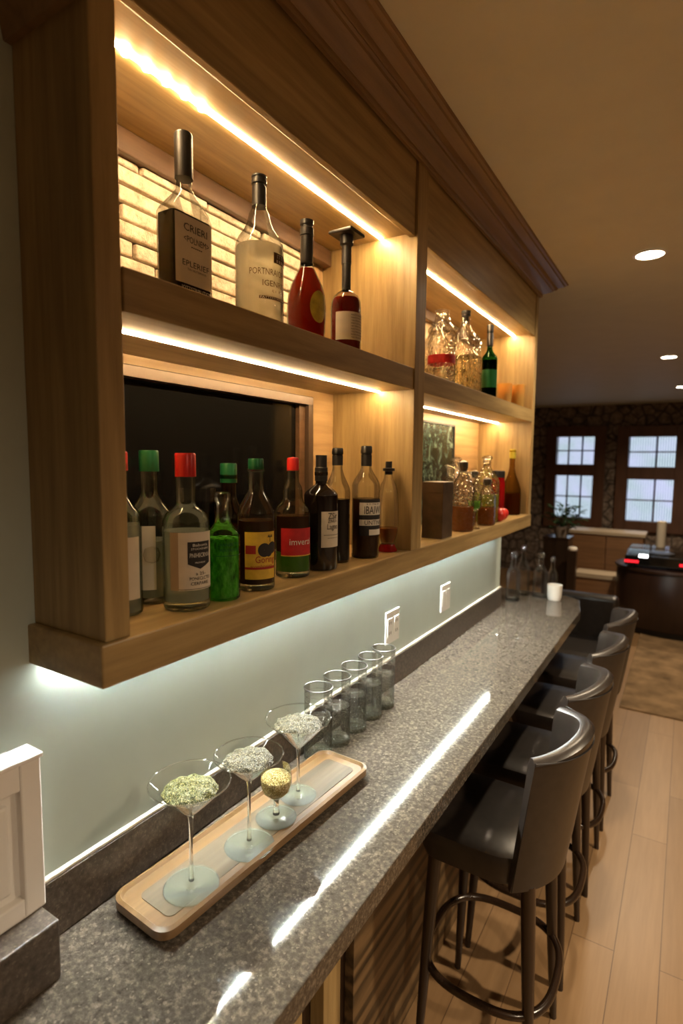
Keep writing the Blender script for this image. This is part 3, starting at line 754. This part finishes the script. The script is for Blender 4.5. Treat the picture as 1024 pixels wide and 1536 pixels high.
# --- upper left bay
pr = [(.03, .002), (.046, 0), (.048, .003), (.048, .155), (.046, .166), (.038, .18), (.028, .195), (.024, .203), (.0235, .222)]
KX = .52
g = thing('liquor_bottle', 'flat square bottle of dark liquor with cream label on upper shelf', 'bottle', (.110, .247, SU))
mb = MB(); n = 48; rings = []
for r, z in pr:
    t = min(1, max(0, (z-.155)/.048)); kx = KX*(1-t)+.62*t; ky = 1*(1-t)+.62*t; ex = 8*(1-t)+2*t
    ring = []
    for i in range(n):
        a = 2*PI*i/n; c, s = math.cos(a), math.sin(a)
        ring.append((kx*r*math.copysign(abs(c)**(2/ex), c), ky*r*math.copysign(abs(s)**(2/ex), s), z))
    rings.append(ring)
mb.loft(rings, False).build('glass_body', M['clear'], g, smooth=True)
LT([(0, .004), (.0455, .004), (.0455, .152), (0, .152)], 48, ex=8, kx=KX*.98, ky=1).build('liquor', M['black_liquor'], g, smooth=True)
LT(capp(.0165, .222, .300), 32).build('cap', M['black_cap'], g, smooth=True)
S = Skin(.048, 0, 8, KX, 1)
lb = S.patch(-.044, .043, .030, .148, n=10, lift=.0008).build('label', M['paper'], g)
t = MB(); S.text('CRIERI', .002, .128, .056, .013, .0014, t); S.text('<POLNEM>', .004, .108, .060, .011, .0014, t); S.text('------', .004, .096, .026, .002, .0014, t)
t.build('lettering', M['ink'], lb); t = MB(); S.text('EPLERIEF', .002, .066, .064, .010, .0014, t); S.text('TIN NUTERNISIS', .004, .056, .046, .004, .0014, t); t.build('lower_lettering', M['ink'], lb)
t = MB(); S.text('JOTTSTRIBUTION', .004, .022, .074, .008, .0012, t); t.build('bottom_lettering', M['ink_white'], g)
# U2
pr = [(.03, .003), (.049, 0), (.0515, .004), (.052, .012), (.052, .165), (.0505, .178), (.045, .190), (.034, .205), (.026, .222), (.022, .240), (.0165, .250), (.015, .255), (.014, .30)]
b = bottle('liquor_bottle', 'large clear bottle with printed brown lettering and flag on upper shelf', (.105, .462, SU), pr, M['clear'], (.17, M['milky']), ([(0, .256), (.0155, .256), (.0155, .296), (.0125, .297), (.0125, .301), (.0165, .302), (.0165, .309), (.0145, .310), (.0145, .314), (.0165, .315), (.0165, .318), (0, .318)], M['black_cap']), base=.014)
S = Skin(.052, -.5); t = MB()
S.text('PORTNRAIORS', .004, .108, .088, .013, .0008, t); S.text('IGENRI9', .016, .085, .058, .012, .0008, t); S.text('i| i  P-  i', .026, .070, .036, .007, .0008, t); S.patch(-.02, .055, .0525, .0585, .0008, mb=t)
t.build('lettering', M['ink_brown'], b)
t = MB(); S.text('FATTERIORNNAD', .0175, .0555, .070, .0042, .0013, t); t.build('strip_lettering', M['ink_white'], b)
t = MB(); S.patch(.012, .058, .128, .150, .0008, mb=t); fl = t.build('flag_emblem', M['ink_brown'], b)
t = MB()
for k in range(5): S.patch(.019+.007*k, .0225+.007*k, .130, .136, .0013, mb=t)
S.text('ITTEB', .038, .143, .034, .008, .0013, t); t.build('emblem_marks', M['paper'], fl)
# U3 red teardrop
pr = [(.02, .003), (.039, 0), (.043, .004), (.045, .02), (.047, .06), (.047, .09), (.044, .115), (.037, .138), (.027, .158), (.0175, .178), (.0145, .195), (.0145, .25)]
b = bottle('liquor_bottle', 'rounded red bottle with yellow oval emblem on upper shelf', (.110, .630, SU), pr, M['clear'], (.175, M['orange_red']), ([(0, .252), (.0165, .252), (.0165, .268), (.014, .27), (.014, .274), (.0165, .276), (.0165, .286), (0, .286)], M['black_cap']))
LT([(.0152, .186), (.0152, .25)], 32, cap=False).build('neck_foil', M['black_cap'], b, smooth=True)
S = Skin(.0472, -.42); S.patch(0, 0, 0, 0, .0010, outline=[(.006+.023*math.cos(2*PI*k/28), .078+.037*math.sin(2*PI*k/28)) for k in range(28)]).build('oval_label', M['olive_oval'], b)
# U4
pr = [(.02, .003), (.037, 0), (.040, .004), (.041, .01), (.041, .125), (.039, .142), (.033, .156), (.022, .166), (.0125, .172), (.0115, .19), (.0115, .30)]
b = bottle('liquor_bottle', 'dark red bottle with flat square stopper and beige label', (.110, .812, SU), pr, M['clear'], (.15, M['red_liquor']), ([(0, .24), (.0135, .24), (.013, .285), (.018, .29), (.018, .312), (0, .312)], M['black_cap']))
LT([(.0122, .172), (.0122, .245)], 32, cap=False).build('neck_foil', M['black_cap'], b, smooth=True)
MB().box(-.036, .036, -.036, .036, .312, .321).build('stopper_plate', M['black_cap'], b, bevel=.003)
S = Skin(.041, -.45)
lb = S.patch(-.052, .048, .036, .108, n=20).build('label', M['paper'], b)
t = MB()
for k in range(9): S.text(random.choice(('NATTERIN SOLUM VAR', 'RENTO PALI NER IS', 'TALI MNOR ESTI NU')), .016, .100-.0072*k, .050, .0036, .0012, t)
t.build('lettering', M['ink'], lb)

# --- upper right bay
def carafe(name, label, loc, R, H, mat, ex=2, stopper=True, liq=None, cat='decanter', sh=.62, rn=.014, stm=None):
    g = thing(name, label, cat, loc)
    LT(bprof(R, H*sh, H*.86, rn, H*.92, p=.9), 48, ex=ex if ex == 2 else ex, cap=False).build('glass_body', mat, g, smooth=True)
    if liq: LT(inner(bprof(R, H*sh, H*.86, rn, H*.92, p=.9), liq[0], .003), 44, ex=ex).build('liquid', liq[1], g, smooth=True)
    if stopper: LT([(0, H*.86), (rn*.85, H*.86), (rn*.85, H*.93), (rn*1.3, H*.935), (rn*1.35, H*.96), (rn*1.1, H*.965), (rn*1.35, H*.97), (rn*1.35, H), (0, H)], 28).build('stopper', stm or M['black_cap'], g, smooth=True)
    return g
carafe('decanter', 'large square crystal decanter with dark stopper on upper right shelf', (.105, 1.76, SU), .060, .335, M['crackle'], 4, liq=(.15, M['shimmer']), sh=.6)
carafe('decanter', 'round crystal decanter beside the divider on upper right shelf', (.045, 1.60, SU), .058, .285, M['crackle'], 2, False, (.08, M['shimmer']), sh=.55, rn=.02)
g = thing('glass_jar', 'clear lidded jar with a red band next to the divider', 'jar', (.12, 1.47, SU))
LT([(0, 0), (.048, 0), (.05, .004), (.05, .18), (.046, .19)], 44, cap=False).build('glass_body', M['crackle'], g, smooth=True)
LT([(0, .19), (.052, .19), (.052, .202), (.03, .225), (.022, .26), (.028, .268), (0, .272)], 40).build('lid', M['crackle'], g, smooth=True)
LT([(.0508, .075), (.0508, .105)], 44, cap=False).build('red_band', M['red_label'], g, smooth=True)
carafe('liquor_bottle', 'narrow clear bottle between square decanter and dark wine bottle', (.06, 1.98, SU), .046, .25, M['crackle'], 2, False, (.12, M['shimmer']), 'bottle', .7, .018)
b = bottle('wine_bottle', 'slim dark green bottle on upper right shelf', (.110, 2.075, SU), bprof(.036, .19, .235, .0125, .32), M['green_glass'], (.185, M['black_liquor']), (capp(.0145, .25, .345, True), M['black_cap']))
LT([(.0366, .06), (.0366, .14)], 36, cap=False).build('label', M['green_cap'], b, smooth=True)
for k, (x, y, lab) in enumerate(((.10, 2.37, 'small amber tumbler nearest the wine bottle on top right shelf'), (.145, 2.45, 'small amber tumbler in the middle of three on top right shelf'), (.10, 2.535, 'small amber tumbler against the end panel on top right shelf'))):
    g = thing('tumbler_glass', lab, 'glass', (x, y, SU), 0, 'amber tumblers on the upper right shelf')
    LT([(0, 0), (.034, 0), (.038, .115), (.0365, .115), (.0325, .01), (0, .01)], 36).build('glass_body', M['gold_glass'], g, smooth=True)
    LT([(0, .011), (.032, .011), (.0345, .07), (0, .07)], 30).build('drink', M['lime_liquor'] if k == 1 else M['amber_liquor'], g, smooth=True)

# --- lower right bay
g = thing('art_panel', 'dark green mottled lacquer panel at the back of lower right bay', 'panel', (-.07, 1.86, SB))
BX(-.02, .0, -.26, .26, 0, .45).build('panel_face', M['art'], g, bevel=.003)
f = MB(); f.box(-.022, .006, -.268, -.26, 0, .458).box(-.022, .006, .26, .268, 0, .458).box(-.022, .006, -.26, .26, .45, .458); f.build('frame', M['black_plastic'], g)
g = thing('gift_carton', 'tall brown carton standing beside the divider, lower right bay', 'box', (.14, 1.42, SB), .0)
BX(-.04, .04, -.050, .050, 0, .185).build('carton', M['whisky_box'], g, bevel=.002)
BX(-.041, .041, -.051, .051, .165, .205).build('lid', M['whisky_box'], g, bevel=.002)
b = bottle('liquor_bottle', 'amber bottle with red cap wedged against the divider', (.06, 1.30, SB), bprof(.038, .16, .21, .014, .25), M['clear'], (.15, M['amber_liquor']), (capp(.016, .235, .275), M['red_cap']))
def decant(label, x, y, R, H, liq, stop, ex=2):
    g = carafe('decanter', label, (x, y, SB), R, H, M['crackle'], ex, False, liq, sh=.58, rn=.015)
    LT([(0, H*.84), (.011, H*.85), (.012, H*.92), (.020, H*.93), (.026, H*.965), (.020, H*.99), (0, H)] if stop == 'ball' else [(0, H*.84), (.012, H*.84), (.018, H*.9), (.018, H*.97), (0, H)], 26).build('stopper', M['crackle'] if stop == 'ball' else M['steel'], g, smooth=True)
    return g
decant('cut crystal decanter of amber spirit with steel stopper, beside the brown carton', .15, 1.66, .046, .285, (.10, M['amber_liquor']), 'cap')
decant('low crystal decanter in the middle of the lower right bay', .10, 1.83, .05, .24, (.09, M['amber_liquor']), 'ball')
decant('tall crystal decanter with round ball stopper, lower right bay', .12, 2.06, .055, .31, (.13, M['lime_liquor']), 'ball', 4)
decant('slim crystal decanter between the amber one and the round stoppered one', .07, 1.73, .036, .27, (.06, M['shimmer']), 'ball')
decant('small crystal bottle near the shelf front before the tall ball stoppered decanter', .165, 1.93, .036, .21, (.08, M['amber_liquor']), 'cap', 4)
decant('narrow crystal bottle at the back of the lower right bay', .0, 1.98, .04, .30, (.10, M['shimmer']), 'ball')
decant('squat crystal decanter behind the red apples', .03, 2.16, .05, .24, (.10, M['shimmer']), 'cap')
g = thing('shot_glass', 'stemmed crystal goblet of green liqueur in front of the decanters', 'glass', (.165, 1.76, SB))
LT([(0, 0), (.026, 0), (.026, .003), (.006, .008), (.004, .05), (.012, .07), (0, .07)], 30).build('stem', M['crackle'], g, smooth=True)
LT([(.008, .07), (.026, .085), (.030, .12), (.028, .15)], 36, cap=False).build('bowl', M['crackle'], g, smooth=True)
LT([(0, .075), (.022, .087), (.026, .118), (0, .118)], 30).build('liqueur', M['yellow_green'], g, smooth=True)
g = thing('drink_can', 'tall red bottle left of the olive wine bottle', 'bottle', (.075, 2.40, SB))
g.name = 'red_flask'
LT([(0, 0), (.034, 0), (.036, .004), (.036, .17), (.033, .19), (.033, .225), (0, .225)], 36).build('glass_body', M['red_glass'], g, smooth=True)
LT(capp(.034, .20, .236), 30).build('cap', M['black_cap'], g, smooth=True)
b = bottle('wine_bottle', 'olive glass wine bottle with long neck at far right of lower shelf', (.115, 2.515, SB), bprof(.050, .12, .27, .014, .345, p=1.3), M['amber_glass'], (.115, M['amber_liquor']), (capp(.016, .30, .348), M['olive_oval']))
for x, y, r, lab in ((.165, 2.12, .034, 'red apple at the front edge of the lower right shelf'), (.155, 2.21, .032, 'dark red apple behind the brighter one on lower right shelf')):
    g = thing('apple', lab, 'apple', (x, y, SB))
    LT([(0, .006), (r*.35, 0), (r*.75, r*.25), (r, r*.85), (r*.92, r*1.35), (r*.55, r*1.72), (r*.2, r*1.66), (0, r*1.5)], 32).build('flesh', M['apple'], g, smooth=True)
    MB().tube([(0, 0, r*1.5), (.003, 0, r*2.0)], .0015, 6).build('stem', M['walnut'], g)

# --- far end of counter
def carbottle(label, x, y, R, H):
    b = bottle('glass_bottle', label, (x, y, ZT+.0005), bprof(R, H*.55, H*.8, R*.42, H), M['clear'], None, None, base=.012, group='empty glass bottles at the counter end')
    LT([(0, H*.93), (R*.42, H*.93), (R*.55, H*.98), (R*.4, H*1.05), (0, H*1.06)], 20).build('stopper', M['crackle'], b, smooth=True)
carbottle('tall clear empty bottle against the wall end of the counter', .035, 2.94, .042, .29)
carbottle('tall clear empty bottle behind the one against the wall end', .05, 3.12, .042, .31)
carbottle('clear empty bottle standing alone beside the white mug', .155, 3.13, .046, .27)
carbottle('small clear bottle just behind the white mug', .215, 3.20, .034, .24)
g = thing('mug', 'white ceramic mug at the far corner of the counter', 'mug', (.25, 3.10, ZT+.0005))
LT([(0, 0), (.036, 0), (.042, .02), (.045, .095), (.042, .095), (.039, .02), (0, .012)], 36).build('cup', M['ceramic'], g, smooth=True)
LT([(0, .07), (.0405, .07), (0.0405, .074), (0, .074)], 30).build('coffee', M['soil'], g)

# ------------------------------------------------------------------ bar stools
def make_stool(label, y):
    s = thing('bar_stool', label, 'bar stool', (.46, y, 0), 0, 'leather bar stools along the counter')
    # seat: lofted rounded slab
    rings = []
    def ring(hx0, hx1, hy, z, r0):
        pts = []; rb = min(.15, hy*.75); hx1 = hx1-.012
        for cx, cy, a0, r in ((hx1-rb, hy-rb, 0, rb), (hx0+r0, hy-r0, 90, r0), (hx0+r0, -hy+r0, 180, r0), (hx1-rb, -hy+rb, 270, rb)):
            for i in range(7):
                a = math.radians(a0+15*i); pts.append((cx+r*math.cos(a), cy+r*math.sin(a), z))
        return pts
    for hx0, hx1, hy, z, r in ((-.165, .165, .182, .690, .045), (-.180, .180, .195, .696, .05), (-.188, .188, .200, .72, .05), (-.188, .188, .200, .760, .05), (-.182, .182, .195, .776, .05), (-.165, .165, .178, .785, .045), (-.08, .08, .09, .790, .03)):
        rings.append(ring(hx0, hx1, hy, z, r))
    MB().loft(rings).build('seat', M['leather'], s, smooth=True)
    # wrapped back: thick curved shell
    n = 26; rings = []
    def plan(t, z, off):
        # t in -1..1 along the shell
        a = t*1.02; q = (z-.70)/.41
        R = .205; cx = -.008+.052*q
        rx, ry = R+off, R+off*.9
        return (cx+rx*math.cos(a*1.03), ry*math.sin(a)*1.13, 0)
    for i in range(n+1):
        t = -1+2*i/n; e = 1-abs(t)**3.2
        top = 1.118-.012*(1-e)+.012*math.cos(t*PI)
        prof = []
        th0, th1 = .020, .024
        for z, off in ((.692, -.012), (.694, .010), (.80, .014), (.95, .016), (top-.03, .019), (top-.010, .018), (top, .006), (top+.002, -.008), (top-.006, -.024), (top-.03, -.030), (.95, -.022), (.80, -.016)):
            x, y_, _ = plan(t, z, off); prof.append((x, y_, z))
        rings.append(prof)
    MB().loft(rings).build('backrest', M['leather'], s, smooth=True)
    pp = MB()
    crest = [plan(-1+2*i/n, 1.10, .0195) for i in range(n+1)]
    pp.tube([(c[0], c[1], 1.093) for c in crest], .0022, 6)
    for t in (-.99, .99):
        pp.tube([plan(t, z, .0155)[:2]+(z,) for z in (.70, .80, .95, 1.06, 1.095)], .0020, 6)
    pp.build('seam_piping', M['piping'], s, smooth=True)
    for sx, sy, tx, ty in ((-1, -1, .145, .155), (-1, 1, .145, .155), (1, -1, .135, .15), (1, 1, .135, .15)):
        top = Vector((sx*tx, sy*ty, .70)); bot = Vector((sx*(tx+.032), sy*(ty+.03), 0))
        MB().tube([top, top.lerp(bot, .3), top.lerp(bot, .7), bot], [.021, .0195, .015, .011], 14).build('leg', M['darkwood_z'], s, smooth=True)
    ringp = []
    for k in range(56):
        a = 2*PI*k/56; c, q = math.cos(a), math.sin(a)
        ringp.append((.198*math.copysign(abs(c)**.72, c), .205*math.copysign(abs(q)**.72, q), .31))
    MB().tube(ringp, .0125, 12, True).build('footrest_ring', M['darkwood_x'], s, smooth=True)
    return s
make_stool('dark leather bar stool nearest the camera', 1.20)
s0 = bpy.data.objects['bar_stool']
for y, lab in ((1.68, 'dark leather bar stool, second along the counter'), (2.20, 'dark leather bar stool, third along the counter'), (2.72, 'dark leather bar stool at the far end of the counter')):
    c = copy_tree(s0); c.location = (.46+(.008 if y > 2 else 0), y, 0); c['label'] = lab

# ------------------------------------------------------------------ far lounge
tag(BX(.56, 2.6, 4.22, 8.0, .001, .012).build('area_rug', M['rug'], bevel=.004), 'mottled brown rug on the floor beyond the stools', 'rug')
g = thing('armchair', 'dark leather armchair beyond the end of the counter', 'armchair', (.24, 4.35, 0))
BX(-.30, .22, -.28, .30, .22, .42).build('seat', M['leather'], g, bevel=.04, seg=4)
BX(-.30, .24, .24, .38, .2, .78).build('backrest', M['leather'], g, bevel=.04, seg=4)
for sx in (-.33, .25): BX(sx-.05, sx+.05, -.30, .36, .2, .60).build('arm', M['leather'], g, bevel=.03, seg=4)
for sx in (-.3, .22):
    for sy in (-.25, .32): LT([(.02, .2), (.014, .0)], 12, c=(sx, sy, 0)).build('leg', M['darkwood_z'], g)
g = thing('round_cabinet', 'dark round drum cabinet on a black plinth', 'cabinet', (.86, 6.85, .0125))
LT([(0, .0), (.54, .0), (.54, .07), (0, .07)], 48, ky=.85).build('plinth', M['black_plastic'], g)
LT([(0, .07), (.60, .07), (.61, .09), (.61, .68), (.60, .70), (0, .70)], 64, ky=.85).build('body', M['drumwood'], g, smooth=True)
LT([(0, .70), (.625, .70), (.63, .715), (.625, .73), (0, .73)], 64, ky=.85).build('top', M['drumwood'], g, smooth=True)
g = thing('audio_console', 'black glossy audio console with red lights on the drum cabinet', 'console', (.86, 6.75, .743))
BX(-.50, .50, -.30, .30, .03, .14).build('case', M['black_gloss'], g, bevel=.012)
BX(-.48, .40, -.27, .27, .14, .20).build('clear_lid', M['thin_glass'], g, bevel=.006)
LT([(0, .141), (.13, .141), (.13, .152), (0, .152)], 40, c=(-.15, 0, 0)).build('platter', M['steel'], g, smooth=True)
for k, (a, b) in enumerate(((-.50, -.36), (.03, .12), (.16, .5))): BX(a, b, -.306, -.300, .06, .088).build('red_light', M['red_led'], g)
for sx in (-.42, .42): LT([(.03, 0), (.03, .03)], 16, c=(sx, -.2, 0)).build('foot', M['black_plastic'], g)
BX(-.36, -.27, -.306, -.30, .125, .16).build('white_light', M['bulb'], g)
g = thing('candle', 'ivory pillar candle standing on the audio console', 'candle', (.69, 6.86, .944))
LT([(0, 0), (.045, 0), (.05, .01), (.05, .30), (.03, .305), (0, .30)], 28).build('wax', M['wax_candle'], g, smooth=True)
MB().tube([(0, 0, .30), (.002, 0, .32)], .002, 6).build('wick', M['ink'], g)
g = thing('speaker', 'tall black loudspeaker cut by the right edge of the picture', 'speaker', (1.04, 6.75, .944))
BX(-.10, .18, -.1, .12, 0, .62).build('cabinet', M['black_plastic'], g, bevel=.008)
BX(-.09, .17, -.108, -.1, .02, .60).build('grille', M['ink'], g)
g = thing('sideboard', 'amber wood sideboard with a pale top under the windows', 'sideboard', (-.05, 8.3, 0))
BX(-.44, .50, -.22, .22, .08, .90).build('body', M['sidewood'], g, bevel=.004)
BX(-.46, .52, -.24, .24, .90, .945).build('top', M['paletop'], g, bevel=.004)
for a in (-.44, .03): BX(a+.01, a+.46, -.232, -.22, .1, .88).build('door', M['sidewood'], g, bevel=.004)
BX(-.42, .48, -.20, .20, 0, .08).build('plinth', M['darkwood_z'], g)
g = thing('low_bench', 'low wooden bench with pale top in front of the sideboard', 'bench', (-.03, 7.3, 0))
BX(-.24, .26, -.16, .16, .44, .50).build('top', M['paletop'], g, bevel=.006)
BX(-.22, .24, -.13, .13, .10, .44).build('body', M['sidewood'], g, bevel=.004)
BX(-.21, .23, -.12, .12, 0, .10).build('plinth', M['darkwood_z'], g)
g = thing('side_cabinet', 'dark upright cabinet carrying the potted plant', 'cabinet', (-.43, 6.95, 0))
BX(-.17, .13, -.16, .16, .05, .95).build('body', M['darkwood_z'], g, bevel=.004)
BX(-.18, .14, -.17, .17, .95, .975).build('top', M['darkwood_x'], g, bevel=.003)
BX(-.15, .11, -.165, -.16, .1, .9).build('door', M['darkwood_z'], g, bevel=.003)
BX(-.16, .12, -.15, .15, 0, .05).build('plinth', M['black_plastic'], g)
g = thing('pedestal', 'slim dark post with a pale cap right of the plant cabinet', 'pedestal', (-.215, 6.6, 0))
BX(-.05, .05, -.05, .05, 0, .86).build('post', M['darkwood_z'], g, bevel=.004)
LT([(0, .86), (.05, .86), (.055, .88), (.04, .90), (0, .905)], 24).build('cap', M['ceramic'], g, smooth=True)
g = thing('potted_plant', 'leafy houseplant in a grey pot before the left window', 'plant', (-.41, 6.92, .9755))
LT([(0, 0), (.07, 0), (.095, .13), (.085, .13), (.065, .02), (0, .02)], 28).build('pot', M['pot'], g, smooth=True)
LT([(0, .11), (.084, .11), (.084, .118), (0, .12)], 24).build('soil', M['soil'], g)
lf = MB(); st = MB()
for k in range(95):
    a = random.uniform(0, 2*PI); rr = random.uniform(.02, .19); zz = random.uniform(.15, .42)-rr*.3
    p = Vector((rr*math.cos(a)+.03, rr*math.sin(a), zz)); d = Vector((math.cos(a), math.sin(a), random.uniform(-.3, .7))).normalized()
    q = d.cross(Vector((0, 0, 1))).normalized(); l = random.uniform(.07, .12); wd = l*.28; nn = q.cross(d)
    lf.add([p, p+d*l*.35+q*wd+nn*.006, p+d*l*.75+q*wd*.7, p+d*l-nn*.015, p+d*l*.75-q*wd*.7, p+d*l*.35-q*wd+nn*.006, p+d*l*.5-nn*.006],
           [(0, 1, 6), (1, 2, 6), (2, 3, 6), (3, 4, 6), (4, 5, 6), (5, 0, 6)])
    if k % 3 == 0: st.tube([(0, 0, .11), tuple(p*.6+Vector((0, 0, .05))), tuple(p)], .003, 5)
lf.build('leaves', M['leaf'], g); st.build('stems', M['leaf'], g)

# ------------------------------------------------------------------ ceiling downlights
def downlight(x, y, lab, power, r=.058):
    g = thing('recessed_light', lab, 'ceiling light', (x, y, ZC), 0, 'recessed ceiling lights')
    LT([(r, -.001), (r+.012, -.001), (r+.014, -.004), (r, -.006)], 40, cap=False).build('trim_ring', M['white_trim'], g, smooth=True)
    LT([(0, -.0015), (r, -.0015), (r, -.004), (0, -.004)], 40).build('lens', M['downlight'], g)
    li = bpy.data.lights.new('downlight_beam', 'SPOT'); li.energy = power; li.color = (1, .80, .55)
    li.spot_size = math.radians(150); li.spot_blend = .9; li.shadow_soft_size = .05
    lo = bpy.data.objects.new('lamp_beam', li); COL.objects.link(lo); lo.parent = g; lo.location = (0, 0, -.03)
downlight(.712, 2.465, 'round recessed ceiling light nearest the cabinet', 42)
downlight(.712, 5.30, 'round recessed ceiling light in the middle of the row', 80)
downlight(.79, 7.56, 'round recessed ceiling light farthest away, at right edge', 75)
for k, (x, y, pw) in enumerate(((2.4, 1.6, 165), (2.4, -.6, 95))):  # lights added out of view to brighten the cabinet fronts and labels
    downlight(x, y, ('added unseen ceiling light over the open floor to the right', 'added unseen ceiling light behind the viewpoint')[k], pw)

# ------------------------------------------------------------------ world, camera, view
wd = bpy.data.worlds.new('World'); scene.world = wd; wd.use_nodes = True
wd.node_tree.nodes['Background'].inputs[0].default_value = (.05, .045, .04, 1); wd.node_tree.nodes['Background'].inputs[1].default_value = .3
cam = bpy.data.cameras.new('Camera'); co = bpy.data.objects.new('Camera', cam); COL.objects.link(co)
YAW, PIT, ROLL = 0.5564, -0.0907, 0.0102
fw = Vector((-math.sin(YAW)*math.cos(PIT), math.cos(YAW)*math.cos(PIT), math.sin(PIT)))
rt = Vector((math.cos(YAW), math.sin(YAW), 0)); up = rt.cross(fw)
r2 = math.cos(ROLL)*rt+math.sin(ROLL)*up; u2 = -math.sin(ROLL)*rt+math.cos(ROLL)*up
mtx = Matrix((r2, u2, -fw)).transposed().to_4x4(); mtx.translation = Vector((.9167, -.4972, 1.8960))
co.matrix_world = mtx
cam.sensor_fit = 'VERTICAL'; cam.sensor_height = 36; cam.lens = 833.14/1536*36; cam.clip_start = .02
cam.dof.use_dof = True; cam.dof.focus_distance = 1.25; cam.dof.aperture_fstop = 2.8
scene.camera = co
vs = scene.view_settings; vs.view_transform = 'Standard'; vs.look = 'None'; vs.exposure = 1.0; vs.gamma = 1; vs.use_curve_mapping = False
